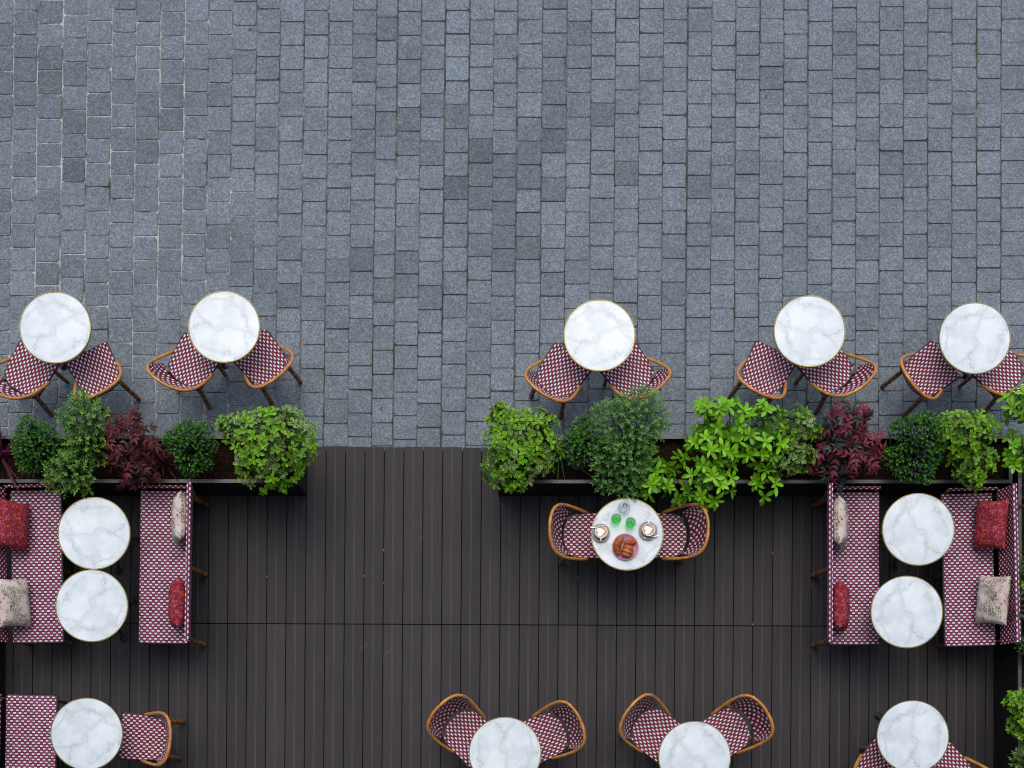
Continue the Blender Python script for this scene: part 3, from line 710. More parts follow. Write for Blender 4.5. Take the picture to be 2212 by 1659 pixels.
shrub('rosette_shrub', 'big', (1645, 985), [(1652, 905, 0.92, 42, 30, 0.12), (1645, 965, 0.86, 44, 40, 0.16), (1652, 1045, 0.72, 22, 30, 0.10)], 'bright green rosette shrub with dark old leaves, next to pale variegated bush', 14, 'bright_leaf', 1.25, ('slate_leaf', 0.14), group=G5, tn0=0.6)
shrub('variegated_bush', 'rosette', (1718, 985), [(1722, 925, 0.84, 44, 38, 0.16), (1712, 985, 0.74, 46, 40, 0.16)], 'pale variegated bush between rosette shrub and crimson shrub', 15, 'pale_variegated_leaf', 1.0, ('variegated_leaf', 0.45), group=G1, tn0=0.5)
shrub('burgundy_shrub', 'nandina', (1830, 985), [(1832, 915, 0.96, 36, 30, 0.15), (1842, 975, 0.82, 42, 42, 0.18), (1806, 1000, 0.72, 38, 32, 0.10), (1800, 945, 0.78, 32, 24, 0.09)], 'crimson shrub with slate green lower leaves in right planter', 16, 'nandina_red_leaf', 1.0, ('slate_leaf', 0.30), group=G4, tn0=0.55)
strap('grass_tuft', (1925, 970), 9, 0.40, 0.0045, 'grass_blade', 'few thin grass blades right of the crimson shrub', 17, 0.3, 0.7, group='grass tufts in the planters')
shrub('box_shrub', 'box', (1985, 985), [(1985, 935, 0.84, 50, 42, 0.18), (1975, 995, 0.74, 58, 42, 0.16)], 'dark green glossy shrub right of bare soil beside yellowish variegated bush', 18, 'box_leaf', 1.0, ('slate_leaf', 0.3), group=G2, tn0=0.65)
shrub('variegated_bush', 'rosette', (2085, 985), [(2085, 935, 0.88, 64, 46, 0.18), (2100, 1000, 0.78, 44, 48, 0.16)], 'yellowish variegated bush near the right end of right planter', 19, 'variegated_leaf', 1.3, group=G1, tn0=0.45)
shrub('rosette_shrub', 'big', (2225, 975), [(2205, 880, 1.02, 36, 34, 0.14), (2190, 965, 0.86, 22, 26, 0.10), (2198, 1005, 0.78, 16, 18, 0.08)], 'bright green rosette shrub in the corner at the right edge of the photo', 20, 'bright_leaf', 1.0, group=G5, tn0=0.6)
strap('cordyline', (2240, 1085), 20, 0.40, 0.012, 'purple_strap', 'dark purple strap leaved plant behind the rightmost bench', 21, 0.5, 1.2, group=G6)
shrub('fine_leaf_shrub', 'fine', (2225, 1235), [(2220, 1238, 0.74, 24, 34, 0.13)], 'small fine leaved green shrub in the right edge planter beside a bench', 22, 'fine_leaf', 1.0, group=G3)
shrub('burgundy_shrub', 'nandina', (2230, 1310), [(2226, 1312, 0.72, 24, 26, 0.12)], 'small burgundy shrub in the right edge planter beside the floral pillow bench', 23, 'nandina_leaf', 1.0, ('slate_leaf', 0.4), group=G4)
shrub('box_shrub', 'box', (2235, 1395), [(2230, 1395, 0.70, 28, 30, 0.12)], 'small dark shrub in the right edge planter level with the bench end', 24, 'box_leaf', 1.0, ('slate_leaf', 0.4), group=G2)
shrub('variegated_bush', 'rosette', (2222, 1560), [(2212, 1520, 0.78, 32, 30, 0.14), (2212, 1575, 0.74, 28, 34, 0.12)], 'variegated bush in the right edge planter beside the lower right table', 25, 'variegated_leaf', 1.0, group=G1, tn0=0.55)
shrub('fine_leaf_shrub', 'fine', (2222, 1650), [(2212, 1650, 0.76, 24, 30, 0.12)], 'fine leaved green shrub at the lower right corner of the photo', 26, 'fine_leaf', 1.0, group=G3)

# ------------------------------------------------------------------ bistro tables
def make_table():
    r = empty('bistro_table')
    t = MB(); t.lathe([(0.0, 0.722), (0.288, 0.722), (0.293, 0.726), (0.2935, 0.7385), (0.2915, 0.7415), (0.0, 0.7415)], 72)
    t.build('marble_top', 'marble', r, smooth=40)
    b2 = MB(); n = 72
    prof = [(0.2945, 0.718), (0.2990, 0.718), (0.3000, 0.722), (0.3000, 0.740), (0.2988, 0.7425), (0.2957, 0.7425), (0.2945, 0.740)]
    vs = [(rr * math.cos(2 * math.pi * k / n), rr * math.sin(2 * math.pi * k / n), z) for rr, z in prof for k in range(n)]
    m_ = len(prof)
    fs = [(i * n + k, i * n + (k + 1) % n, ((i + 1) % m_) * n + (k + 1) % n, ((i + 1) % m_) * n + k) for i in range(m_) for k in range(n)]
    b2.add(vs, fs); b2.build('brass_rim', 'brass', r, smooth=40)
    s = MB(); s.lathe([(0.0, 0.15), (0.034, 0.15), (0.040, 0.17), (0.026, 0.20), (0.022, 0.24), (0.022, 0.60), (0.034, 0.63), (0.026, 0.66), (0.10, 0.705), (0.10, 0.7215), (0.0, 0.7215)], 20)
    s.build('column', 'iron', r, smooth=40)
    for q in range(3):
        a = 2 * math.pi * q / 3 + 0.4; d = Vector((math.cos(a), math.sin(a), 0))
        f = MB()
        f.tube(smoothpath([d * 0.02 + Vector((0, 0, 0.17)), d * 0.08 + Vector((0, 0, 0.14)), d * 0.15 + Vector((0, 0, 0.06)), d * 0.205 + Vector((0, 0, 0.028))], 5), [0.016] * 8 + [0.013] * 8, 8)
        ft = f.build('leg', 'iron', r, smooth=50)
        p = MB(); c = d * 0.21
        p.lathe([(0.0, 0.001), (0.030, 0.001), (0.032, 0.008), (0.024, 0.016), (0.012, 0.024), (0.0, 0.03)], 18, (c.x, c.y, 0))
        p.build('foot', 'iron', ft, smooth=50)
    return r
tables = [
 (119, 707.5, STREET, 20, 'marble bistro table out on the pavers, leftmost of the street row'),
 (484, 706, STREET, -25, 'marble bistro table on the pavers, second from left in the street row'),
 (1295, 724.5, STREET, 10, 'marble bistro table on the pavers right of the entrance gap, behind fine leaved shrub'),
 (1749, 715.5, STREET, 155, 'marble bistro table on the pavers behind the pale variegated bush and crimson shrub'),
 (2106, 730.5, STREET, 60, 'marble bistro table on the pavers, rightmost of the street row'),
 (203, 1152, 0, 170, 'marble table between the left benches, closer to the planter'),
 (198, 1308.5, 0, -140, 'marble table between the left benches, farther from the planter'),
 (1984, 1143.5, 0, 105, 'marble table between the right benches, closer to the planter'),
 (1959, 1322, 0, 95, 'marble table between the right benches, farther from the planter'),
 (1355, 1154, 0, 200, 'marble bistro table laid with coffee and pastries'),
 (187, 1585.5, 0, 30, 'marble table at lower left between a woven bench end and one chair'),
 (1091, 1627, 0, -100, 'marble table with two chairs cut by bottom edge, nearest the middle'),
 (1500.5, 1636, 0, 120, 'marble table with two chairs at bottom edge, below the breakfast table'),
 (1972, 1591, 0, 75, 'marble table at lower right beside the dark planter side'),
]
LEGS = [90, 90, 90, 90, 90, 27, 42, 33, 80, 60, 60, 30, 90, 113]
tproto = make_table()
for i, (px, py, fz, rot, lab) in enumerate(tables):
    tb = tproto if i == 0 else copy_tree(tproto)
    x, y = P(px, py, fz + 0.742)
    tb.location = (x, y, fz); tb.rotation_euler = (0, 0, R(rot))
    top = [c for c in tb.children if c.name.startswith('marble_top')][0]
    tb.rotation_euler = (0, 0, R(LEGS[i] - 22.9)); top.rotation_euler = (0, 0, R(rot - LEGS[i] + 22.9))
    tag(tb, lab, 'table', 'round marble bistro tables')

# ------------------------------------------------------------------ bistro chairs
def seat_w(x):
    w = 0.198 - 0.027 * (0.20 - x) / 0.385
    if x < -0.075: w *= math.sqrt(max(0.0, 1 - ((-0.075 - x) / 0.115) ** 2)) * 0.55 + 0.45 * (1 - ((-0.075 - x) / 0.115) ** 4)
    if x > 0.185: w -= 0.015 * ((x - 0.185) / 0.015) ** 2
    return w
def make_chair():
    r = empty('bistro_chair')
    st = MB()
    nx = 24
    def fseat(u, v):
        x = -0.185 + 0.385 * u
        w = seat_w(x); y = w * (2 * v - 1)
        z = 0.455 - 0.010 * (1 - (2 * v - 1) ** 2) * (1 - (2 * u - 1) ** 4)
        return ((x, y, z), (x / 0.0245 + 0.5, y / 0.0212))
    st.shell(fseat, nx, 14, 0.022, 0, 1)
    st.build('seat', ['seat_weave', 'edge'], r, smooth=50)
    ou = [Vector((-0.185 + 0.385 * i / 33, seat_w(-0.185 + 0.385 * i / 33), 0.455)) for i in range(34)]
    ring = ou + [Vector((p.x, -p.y, p.z)) for p in reversed(ou)]
    eb = MB(); eb.tube(ring, 0.0085, 6, True); eb.build('seat_edging', 'edge', r, smooth=60)
    half = [(0.012, 0.196, 0.452), (-0.045, 0.206, 0.515), (-0.11, 0.215, 0.595), (-0.18, 0.217, 0.685), (-0.24, 0.202, 0.765), (-0.283, 0.160, 0.812), (-0.308, 0.088, 0.834), (-0.316, 0.0, 0.84)]
    full = half + [(x, -y, z) for x, y, z in reversed(half[:-1])]
    hp = smoothpath(full, 6)
    hb = MB(); hb.tube(hp, 0.0136, 10); rail = hb.build('back_rail', 'cane', r, smooth=60)
    for q in (22, len(hp) - 23):
        bd = MB(); bd.tube(hp[q - 1:q + 2], 0.0150, 10); bd.build('binding', 'binding', rail, smooth=60)
    bot = [(-0.212, 0.0, 0.535), (-0.207, 0.058, 0.537), (-0.191, 0.113, 0.543), (-0.163, 0.157, 0.555), (-0.135, 0.180, 0.575)]
    top = [(-0.309, 0.0, 0.833), (-0.301, 0.088, 0.827), (-0.277, 0.155, 0.805), (-0.236, 0.196, 0.760), (-0.19, 0.209, 0.70)]
    def mir(h): return smoothpath([(x, -y, z) for x, y, z in reversed(h[1:])] + h, 5)
    bp, tp = mir(bot), mir(top); M_ = len(bp) - 1
    def fback(u, v):
        f = u * M_; i = min(int(f), M_ - 1); t = f - i
        a = bp[i].lerp(bp[i + 1], t); c = tp[i].lerp(tp[i + 1], t)
        p = a.lerp(c, v); bul = math.sin(math.pi * v) * 0.012
        p = p + Vector((-bul, 0, 0))
        return (p, ((u - 0.5) * 0.50 / 0.0265, v * 0.36 / 0.050))
    bk = MB(); bk.shell(fback, 28, 8, 0.012, 0, 1); bk.build('backrest', ['back_weave', 'edge'], r, smooth=50)
    for sy in (-1, 1):
        l = MB(); cane(l, (0.125, 0.135 * sy, 0.447), (0.125, 0.135 * sy, 0.0), 0.0165, 5); l.build('leg', 'leg', r, smooth=60)
        l = MB(); cane(l, (-0.145, 0.140 * sy, 0.47), (-0.198, 0.162 * sy, 0.0), 0.0195, 5); l.build('leg', 'leg', r, smooth=60)
        l = MB(); cane(l, (0.124, 0.135 * sy, 0.345), (-0.165, 0.138 * sy, 0.355), 0.011, 4); l.build('stretcher', 'leg', r, smooth=60)
        l = MB(); l.tube(smoothpath([(-0.165, 0.145 * sy, 0.40), (-0.19, 0.15 * sy, 0.52), (-0.235, 0.165 * sy, 0.66), (-0.262, 0.178 * sy, 0.782)], 4), 0.009, 8); l.build('back_post', 'leg', r, smooth=60)
    l = MB(); cane(l, (0.125, 0.135, 0.33), (0.125, -0.135, 0.33), 0.011, 4); l.build('stretcher', 'leg', r, smooth=60)
    fr = MB(); fr.tube([(0.17, -0.16, 0.437), (0.17, 0.16, 0.437), (-0.14, 0.135, 0.437), (-0.14, -0.135, 0.437)], 0.009, 8, True); fr.build('seat_frame', 'leg', r, smooth=60)
    return r
chairs = [
 (62, 803, STREET, 59, 'woven bistro chair cut by the left edge, at the leftmost street table'),
 (209, 806, STREET, 117, 'woven bistro chair at the leftmost street table, partly under the fine leaved shrub'),
 (416, 786, STREET, 59.3, 'woven bistro chair left of the second street table, above dark round shrub'),
 (567.5, 780, STREET, 129.5, 'woven bistro chair right of the second street table, above large variegated bush'),
 (1211, 809, STREET, 55, 'woven bistro chair left of the street table behind the fine leaved shrub'),
 (1360, 805, STREET, 126.6, 'woven bistro chair touched by the large fine leaved shrub'),
 (1654, 803, STREET, 62, 'woven bistro chair on the pavers just behind the bright green rosette shrubs'),
 (1790, 798, STREET, 129.3, 'woven bistro chair on the pavers just behind the crimson shrub'),
 (2002.5, 805.4, STREET, 37.5, 'woven bistro chair turned sideways, left of the rightmost street table'),
 (2159, 801, STREET, 134, 'woven bistro chair cut by the right edge, at the rightmost street table'),
 (1265.2, 1157.5, 0, 0, 'woven bistro chair left of the breakfast table, behind the cup with handle down'),
 (1434.8, 1157, 0, 180, 'woven bistro chair right of the breakfast table, behind the cup with handle up'),
 (1010.9, 1586.2, 0, -43.8, 'woven bistro chair left of the bottom edge table nearest the middle'),
 (1175, 1591.5, 0, 204.9, 'woven bistro chair right of the bottom edge table nearest the middle'),
 (1414.6, 1582.7, 0, -36.9, 'woven bistro chair left of the table at bottom below the breakfast table'),
 (1568.5, 1582.7, 0, 212.7, 'woven bistro chair right of the table at bottom below the breakfast table'),
 (313, 1593.5, 0, 175.6, 'woven bistro chair facing the lower left bench across a table'),
 (1900.2, 1662, 0, 54.6, 'woven bistro chair at bottom edge left of the lower right table'),
 (2051.2, 1673.4, 0, 134.4, 'woven bistro chair at bottom edge right of the lower right table'),
]
cproto = make_chair()
for i, (px, py, fz, yaw, lab) in enumerate(chairs):
    ch = cproto if i == 0 else copy_tree(cproto)
    x, y = P(px, py, fz + 0.455)
    ch.location = (x, y, fz); ch.rotation_euler = (0, 0, R(yaw))
    tag(ch, lab, 'chair', 'woven rattan bistro chairs')

# ------------------------------------------------------------------ benches
BL = 0.642
def make_bench(arm):
    r = empty('woven_bench')
    st = MB()
    def fs(u, v):
        x = 0.42 * u; y = BL * (2 * v - 1)
        z = 0.455 - 0.006 * math.sin(math.pi * u)
        return ((x, y, z), (x / 0.0235 + 0.5, y / 0.0230))
    st.shell(fs, 6, 24, 0.03, 0, 1); st.build('seat', ['bench_weave', 'bench_weave'], r, smooth=50)
    bd = MB()
    bd.tube([(0, -BL, 0.452), (0, BL, 0.452)], 0.0145, 8); bd.tube([(0.01, BL, 0.452), (0.41, BL, 0.452)], 0.0135, 8); bd.tube([(0.01, -BL, 0.452), (0.41, -BL, 0.452)], 0.0135, 8)
    bd.build('seat_edging', 'edge', r, smooth=60)
    bk = MB()
    def fb(u, v):
        y = BL * 1.01 * (2 * u - 1)
        return ((0.446 + 0.039 * v + 0.010 * math.sin(math.pi * v), y, 0.545 + 0.255 * v), (y / 0.0225, v * 0.255 / 0.0265 + 0.5))
    bk.shell(fb, 20, 5, 0.022, 0, 1)
    bk.build('backrest', ['bench_back_weave', 'edge'], r, smooth=50)
    tp = MB()
    def ft(u, v):
        y = BL * 1.012 * (2 * u - 1); a = math.pi * v
        return ((0.487 + 0.0165 * math.cos(a), y, 0.797 + 0.013 * math.sin(a)), (y / 0.0235, v * 2.0))
    tp.shell(ft, 20, 6, 0.004, 0, 1); tp.build('top_band', ['bench_weave', 'edge'], r, smooth=60)
    if arm:
        ar = MB(); ya = arm * (BL + 0.018)
        def fa(u, v):
            an = 2 * math.pi * v
            return ((0.015 + 0.42 * u, ya + 0.012 * math.cos(an), 0.56 + 0.018 * math.sin(an)), (u * 0.42 / 0.0235 + 0.5, v * 4.0))
        ar.shell(fa, 6, 10, 0.003, 0, 1); ar.build('arm_rail', ['bench_back_weave', 'bench_back_weave'], r, smooth=60)  # darker back weave stands in for the plants' shade on the arm
        l = MB(); cane(l, (0.035, ya, 0.455), (0.030, ya, 0.55), 0.013, 3); l.build('arm_post', 'leg', r, smooth=60)
    for y in (-BL + 0.03, BL - 0.03):
        l = MB(); l.tube(smoothpath([(0.445, y, 0.40), (0.468, y, 0.56), (0.494, y, 0.78)], 4), 0.011, 8); l.build('back_post', 'leg', r, smooth=60)
    for y in (-BL + 0.03, 0.0, BL - 0.03):
        l = MB(); cane(l, (0.41, y, 0.437), (0.452, y * 1.005, 0.0), 0.021, 5)
        lo = l.build('leg', 'leg', r, smooth=60)
        l2 = MB(); cane(l2, (0.38, y, 0.40), (0.447, y, 0.10), 0.015, 3); l2.build('brace', 'leg', lo, smooth=60)
        l = MB(); cane(l, (0.05, y, 0.437), (0.085, y, 0.0), 0.016, 5); l.build('leg', 'leg', r, smooth=60)
        if y != 0.0:
            l = MB(); cane(l, (0.075, y, 0.18), (0.445, y, 0.18), 0.011, 4); l.build('stretcher', 'leg', r, smooth=60)
    fr = MB(); fr.tube([(0.045, -BL + 0.03, 0.425), (0.405, -BL + 0.03, 0.425), (0.405, BL - 0.03, 0.425), (0.045, BL - 0.03, 0.425)], 0.013, 8, True)
    fr.build('seat_frame', 'leg', r, smooth=60)
    return r
# front edge px, middle py, facing east?, yaw trim
benches = [
 (134.0, 1223, True, 0.9, 1, 'woven bench at left edge facing right, with red and floral pillows'),
 (303.2, 1224.5, False, -0.9, 1, 'woven bench facing left, its back to the open deck at left'),
 (1897.5, 1228, True, 0.0, 1, 'woven bench facing right, its back to the open deck at right'),
 (2038.0, 1232, False, 1.4, 1, 'woven bench at right edge with its back to the dark side planter'),
 (119.5, 1668, True, -1.2, 0, 'woven bench without pillows at the lower left corner'),
]
proto = {}
brec = []
for (px, py, east, tr, arm, lab) in benches:
    key = (arm, east)
    if key not in proto:
        proto[key] = bn = make_bench((-1 if east else 1) * arm)
    else:
        bn = copy_tree(proto[key])
    x, y = P(px, py, 0.455)
    a = R((180 if east else 0) + tr)
    bn.location = (x, y, 0.0); bn.rotation_euler = (0, 0, a)
    tag(bn, lab, 'bench', 'woven rattan benches')
    brec.append((x, y, a))
# ------------------------------------------------------------------ cushions
def cushion(fabric, seed):
    rr = random.Random(seed); mb = MB(); n = 22; hw, hh, T = 0.205, 0.15, 0.066
    def pt(i, j, sg):
        u = 2 * i / n - 1; v = 2 * j / n - 1
        pin = 1 - 0.06 * (1 - abs(u)) * 0 - 0.075 * (1 - u * u) * abs(v) ** 3
        pin2 = 1 - 0.055 * (1 - v * v) * abs(u) ** 3
        th = T * ((1 - u ** 4) * (1 - v ** 4)) ** 0.55
        wr = 0.004 * math.sin(9 * u + 4 * v + seed) * (1 - u * u)
        return (u * hw * pin2, v * hh * pin, sg * th + (wr if th > 0.01 else 0))
    for sg in (1, -1):
        vs = [pt(i, j, sg) for i in range(n + 1) for j in range(n + 1)]
        fs = []
        for i in range(n):
            for j in range(n):
                q = i * (n + 1) + j; f = (q, q + n + 1, q + n + 2, q + 1)
                fs.append(f if sg > 0 else tuple(reversed(f)))
        mb.add(vs, fs)
    return mb
cush = [  # bench index, py, lean, fabric, distance of the pillow centre from the front edge, label
 (0, 1133, 38, 'red_fabric', 0.355, 4, 'red pillow with orange flecks on the left edge bench'),
 (0, 1302, 38, 'floral_fabric', 0.355, -5, 'pale floral pillow on the left edge bench, below the red pillow'),
 (1, 1120, 18, 'floral_fabric', 0.375, -4, 'pale floral pillow seen edge on, on bench backing the left open deck'),
 (1, 1303, 20, 'red_fabric', 0.365, 3, 'red pillow seen edge on, on bench backing the left open deck'),
 (2, 1130, 18, 'floral_fabric', 0.375, 3, 'pale floral pillow seen edge on, on bench left of the right pair of tables'),
 (2, 1308, 20, 'red_fabric', 0.365, 0, 'red pillow seen edge on, on bench left of the right pair of tables'),
 (3, 1133, 38, 'red_fabric', 0.35, 7, 'red pillow with orange flecks on the right edge bench'),
 (3, 1296, 36, 'floral_fabric', 0.35, 8, 'pale floral pillow on the right edge bench, below the red pillow'),
]
for q, (bi, py, lean, fab, dist, sway, lab) in enumerate(cush):
    x, y, a = brec[bi]
    hgt = 0.15 * math.cos(R(lean)) + 0.045
    yl = P(0, py, 0.47 + hgt)[1]
    # point at distance dist behind the front edge, along the bench
    dx, dy = math.cos(a), math.sin(a); lx, ly = -dy, dx
    s = (yl - (y + dy * dist)) / ly
    c = Vector((x + dx * dist + lx * s, y + dy * dist + ly * s, 0.47 + hgt - 0.012))
    mb = cushion(fab, q)
    ob = mb.build('pillow', fab, None, smooth=180)
    # pillow axes: width along the bench, height leaning against the back, face toward the front
    up = Vector((dx * math.sin(R(lean)), dy * math.sin(R(lean)), math.cos(R(lean))))
    wd = Vector((lx, ly, 0)); nn = wd.cross(up)
    mrot = Matrix((wd, up, nn)).transposed() @ Matrix.Rotation(R(sway), 3, 'Z')
    ob.matrix_world = Matrix.Translation(c) @ mrot.to_4x4()
    tag(ob, lab, 'pillow', 'throw pillows on the benches')

# ------------------------------------------------------------------ breakfast
TZ = 0.7422
def Z6(zx, zy, z=TZ):
    return P((1750 + zx / 3.16) / 1.543, (1600 + zy / 3.16) / 1.543, z)
# carafe
x, y = Z6(1043, 292, TZ + 0.03); r = tag(empty('glass_carafe', (x, y, TZ + 0.001)), 'clear glass water carafe with round stopper on the breakfast table', 'carafe')
mb = MB(); mb.lathe([(0.0, 0.0), (0.047, 0.0), (0.051, 0.005), (0.051, 0.055), (0.046, 0.072), (0.030, 0.086), (0.024, 0.094), (0.025, 0.100), (0.021, 0.100), (0.020, 0.094), (0.027, 0.083), (0.043, 0.069), (0.048, 0.054), (0.047, 0.008), (0.0, 0.006)], 40)
mb.build('body', 'glass', r, smooth=50)
mb = MB(); mb.lathe([(0.0, 0.098), (0.020, 0.098), (0.022, 0.104), (0.012, 0.108), (0.011, 0.112), (0.018, 0.118), (0.018, 0.126), (0.009, 0.132), (0.0, 0.133)], 28); mb.build('stopper', 'glass', r, smooth=50)
for (zx, zy, lab) in ((957, 414, 'green glass tumbler left of the other tumbler'), (1110, 452, 'green glass tumbler nearer the cup with handle up')):
    x, y = Z6(zx, zy, TZ + 0.05)
    mb = MB(); mb.lathe([(0.0, 0.0), (0.029, 0.0), (0.032, 0.003), (0.0425, 0.082), (0.0425, 0.085), (0.0395, 0.085), (0.039, 0.082), (0.030, 0.014), (0.0, 0.012)], 40)
    ob = mb.build('green_tumbler', 'green_glass', None, smooth=50); ob.location = (x, y, TZ + 0.001)
    tag(ob, lab, 'tumbler', 'green glass tumblers')
def saucer(zx, zy, lab):
    x, y = Z6(zx, zy)
    mb = MB(); mb.lathe([(0.0, 0.0), (0.040, 0.0), (0.044, 0.002), (0.072, 0.012), (0.077, 0.015), (0.0775, 0.0165), (0.075, 0.017), (0.045, 0.0075), (0.030, 0.006), (0.0, 0.006)], 48)
    ob = mb.build('saucer', 'saucer', None, smooth=60); ob.location = (x, y, TZ + 0.001)
    tag(ob, lab, 'saucer', 'grey saucers under the coffee cups'); return x, y
def cup(zx, zy, ang, hang, lab):
    x, y = Z6(zx, zy, TZ + 0.06)
    r = tag(empty('coffee_cup', (x, y, TZ + 0.0075), ang), lab, 'cup', 'white cups of milky coffee')
    mb = MB(); mb.lathe([(0.0, 0.0), (0.026, 0.0), (0.027, 0.004), (0.040, 0.022), (0.0505, 0.052), (0.0525, 0.062), (0.0525, 0.064), (0.0485, 0.064), (0.047, 0.060), (0.036, 0.024), (0.02, 0.008), (0.0, 0.006)], 40)
    mb.build('body', 'cup', r, smooth=60)
    mb = MB(); c, s = math.cos(hang - ang), math.sin(hang - ang)
    mb.tube(smoothpath([(c * 0.048, s * 0.048, 0.055), (c * 0.064, s * 0.064, 0.058), (c * 0.073, s * 0.073, 0.046), (c * 0.063, s * 0.063, 0.026), (c * 0.041, s * 0.041, 0.022)], 5), 0.0062, 8); mb.build('handle', 'cup', r, smooth=60)
    mb = MB(); mb.lathe([(0.0, 0.055), (0.0462, 0.055), (0.0462, 0.0562), (0.0, 0.0562)], 36); cf = mb.build('coffee', 'coffee', r)
    mb = MB(); n = 40; ol = []
    for k in range(n):
        t = 2 * math.pi * k / n
        hx = 16 * math.sin(t) ** 3; hy = 13 * math.cos(t) - 5 * math.cos(2 * t) - 2 * math.cos(3 * t) - math.cos(4 * t)
        ol.append((hy * 0.0025 + 0.004, hx * 0.0021))
    vs = [(px_, py_, 0.0570) for px_, py_ in ol] + [(px_, py_, 0.0563) for px_, py_ in ol] + [(0.0, 0.0, 0.0574)]
    fs = [(k, (k + 1) % n, 2 * n) for k in range(n)] + [(n + k, n + (k + 1) % n, (k + 1) % n, k) for k in range(n)]
    mb.add(vs, fs); mb.build('latte_art', 'foam', cf, smooth=60)
def spoon(a, b2, lab):
    x0, y0 = Z6(*a, TZ + 0.03); x1, y1 = Z6(*b2, TZ + 0.02)
    d = Vector((x1 - x0, y1 - y0, 0)); L = d.length
    r = empty('teaspoon', (x0, y0, TZ + 0.0185), math.atan2(d.y, d.x)); tag(r, lab, 'spoon', 'teaspoons on the saucers')
    mb = MB(); mb.tube([(0, 0, 0.006), (0.012, 0, 0.006), (L * 0.6, 0, 0.004), (L * 0.78, 0, 0.002)], [0.0055, 0.005, 0.0028, 0.0025], 8); mb.build('handle', 'steel', r, smooth=60)
    mb = MB(); mb.lathe([(0.0, -0.004), (0.009, -0.003), (0.013, 0.002), (0.0115, 0.003), (0.008, -0.001), (0.0, -0.002)], 16, (L * 0.88, 0, 0.003)); mb.build('bowl', 'steel', r, smooth=60)
saucer(796, 562, 'grey saucer under the cup with its handle down, at left of table')
saucer(1294, 540, 'grey saucer under the cup with its handle up, at right of table')
cup(801, 545, 0.2 + math.pi, R(-92), 'white cup of milky coffee with its handle down and heart foam')
cup(1302, 524, 0.25 + math.pi, R(92), 'white cup of milky coffee with its handle up and heart foam')
spoon((690, 500), (870, 502), 'teaspoon poking past the left rim of the breakfast table')
spoon((1404, 588), (1235, 610), 'teaspoon on the saucer of the cup with handle up')
x, y = Z6(1056, 708)
mb = MB(); mb.lathe([(0.0, 0.0), (0.070, 0.0), (0.075, 0.003), (0.100, 0.012), (0.108, 0.019), (0.1085, 0.021), (0.106, 0.0215), (0.097, 0.0155), (0.072, 0.0075), (0.0, 0.0065)], 56, wob=lambda a: 1 + 0.018 * math.cos(2 * a + 1.9) + 0.008 * math.cos(3 * a))
ob = mb.build('pink_plate', 'plate', None, smooth=60); ob.location = (x, y, TZ + 0.001); tag(ob, 'round pink plate of pastries on the breakfast table', 'plate')
def croissant(pts, rmax, lab, name, seg=7, squash=0.75, zc=0.03, flat=False, seed=1):
    rr = random.Random(seed); pts = [Vector((*Z6(a, b3, TZ + zc), TZ + 0.009 + zc)) for a, b3 in pts]
    path = smoothpath(pts, 10); N = len(path); cx = path[N // 2]; mb = MB(); n = 16
    vs = []; ts = []
    for i, p in enumerate(path):
        t = i / (N - 1); d = (path[min(i + 1, N - 1)] - path[max(i - 1, 0)]).normalized(); s = Vector((-d.y, d.x, 0))
        env = (math.sin(math.pi * (0.06 + 0.88 * t)) ** (0.35 if flat else 0.8))
        ph = (t * seg) % 1.0
        rad = rmax * env * (0.82 + 0.24 * (1 - ph) ** 0.8)
        ts.append(0.25 + 0.75 * (1 - ph) * rr.uniform(0.8, 1.0) if ph > 0.06 else 0.15)
        for k in range(n):
            a = 2 * math.pi * k / n + 0.5 * (ph if not flat else 0)
            rj = rad * (1 + rr.uniform(-0.03, 0.03))
            vs.append(p + s * math.cos(a) * rj + Vector((0, 0, squash * math.sin(a) * rj)))
    for i in range(N - 1):
        for k in range(n):
            a = i * n + k; b2 = i * n + (k + 1) % n
            mb.add([vs[a], vs[b2], vs[b2 + n], vs[a + n]], [(0, 1, 2, 3)], tint=ts[i])
    mb.add(vs[:n], [tuple(range(n - 1, -1, -1))], tint=0.3); mb.add(vs[-n:], [tuple(range(n))], tint=0.3)
    zmin = min(v.z for v in vs)
    off = (cx.x, cx.y, zmin)
    ob = mb.build(name, 'crust', None, smooth=42, off=off); ob.location = (cx.x, cx.y, TZ + 0.0085)
    tag(ob, lab, 'pastry', 'pastries on the pink plate')
croissant([(1030, 602), (985, 655), (965, 700), (972, 745), (985, 788)], 0.036, 'long ridged croissant on left of the pink plate', 'croissant', 9, 0.8, 0.028)
croissant([(1056, 808), (1076, 750), (1098, 690)], 0.049, 'plump folded chocolate pastry at lower right of the pink plate', 'chocolate_pastry', 3, 0.62, 0.026, True, 4)
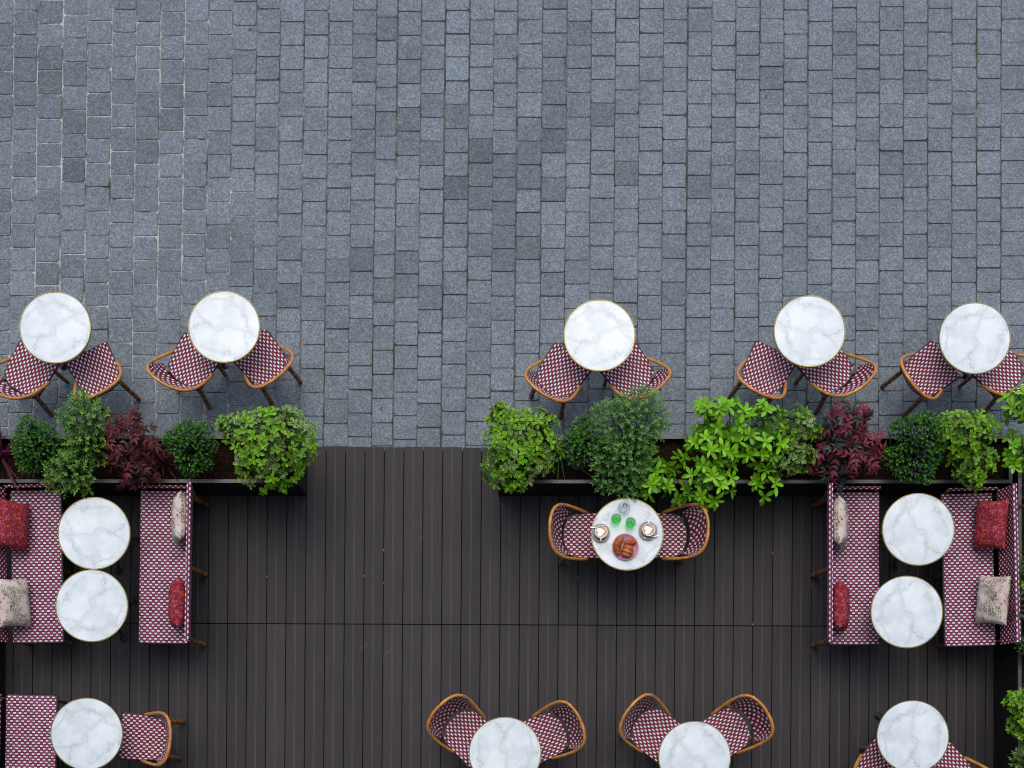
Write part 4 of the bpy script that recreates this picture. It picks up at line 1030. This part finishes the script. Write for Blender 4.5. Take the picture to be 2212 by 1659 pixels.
croissant([(1045, 662), (1085, 660), (1125, 662), (1162, 652)], 0.023, 'small slender pastry piece at upper right of the pink plate', 'pastry_piece', 5, 0.9, 0.02, True, 6)

# ------------------------------------------------------------------ light, camera
w = bpy.data.worlds.new('World'); SC.world = w; w.use_nodes = True
nt = w.node_tree; bg = nt.nodes['Background']
SUN_EL, SUN_AZ = 64.0, -4.0     # azimuth: measured clockwise from +Y (the open street side)
sky = nd(nt, 'ShaderNodeTexSky'); sky.sky_type = 'NISHITA'; sky.sun_disc = False
sky.sun_elevation = R(SUN_EL); sky.sun_rotation = R(SUN_AZ); sky.dust_density = 4.0; sky.air_density = 1.0; sky.ozone_density = 1.0
hs = nd(nt, 'ShaderNodeHueSaturation', {'Saturation': 0.86, 'Color': sky.outputs[0]})
nt.links.new(hs.outputs[0], bg.inputs[0]); bg.inputs[1].default_value = 0.15
sl = bpy.data.lights.new('sun', 'SUN'); sl.energy = 0.5; sl.angle = R(50); sl.color = (1.0, 0.97, 0.94)
so = bpy.data.objects.new('sun', sl); COL.objects.link(so); so.location = (0, 5, 20)
d = Vector((math.sin(R(SUN_AZ)) * math.cos(R(SUN_EL)), math.cos(R(SUN_AZ)) * math.cos(R(SUN_EL)), math.sin(R(SUN_EL))))
so.rotation_euler = d.to_track_quat('Z', 'Y').to_euler()
cam = bpy.data.cameras.new('camera'); co = bpy.data.objects.new('camera', cam); COL.objects.link(co)
co.location = (0, 0, H); co.rotation_euler = (0, 0, 0)
cam.sensor_width = 36.0; cam.lens = 36.0 * F / 2212.0
cam.shift_x = (1106.0 - NX) / 2212.0; cam.shift_y = (NY - 829.5) / 2212.0
cam.clip_end = 1500
SC.camera = co
vs_ = SC.view_settings; vs_.view_transform = 'Standard'; vs_.look = 'None'; vs_.exposure = 0.42; vs_.gamma = 1.0
SC.cycles.use_denoising = True
SC.cycles.pixel_filter_type = 'BLACKMAN_HARRIS'; SC.cycles.filter_width = 1.1
SC.cycles.max_bounces = 8; SC.cycles.caustics_reflective = False; SC.cycles.caustics_refractive = False
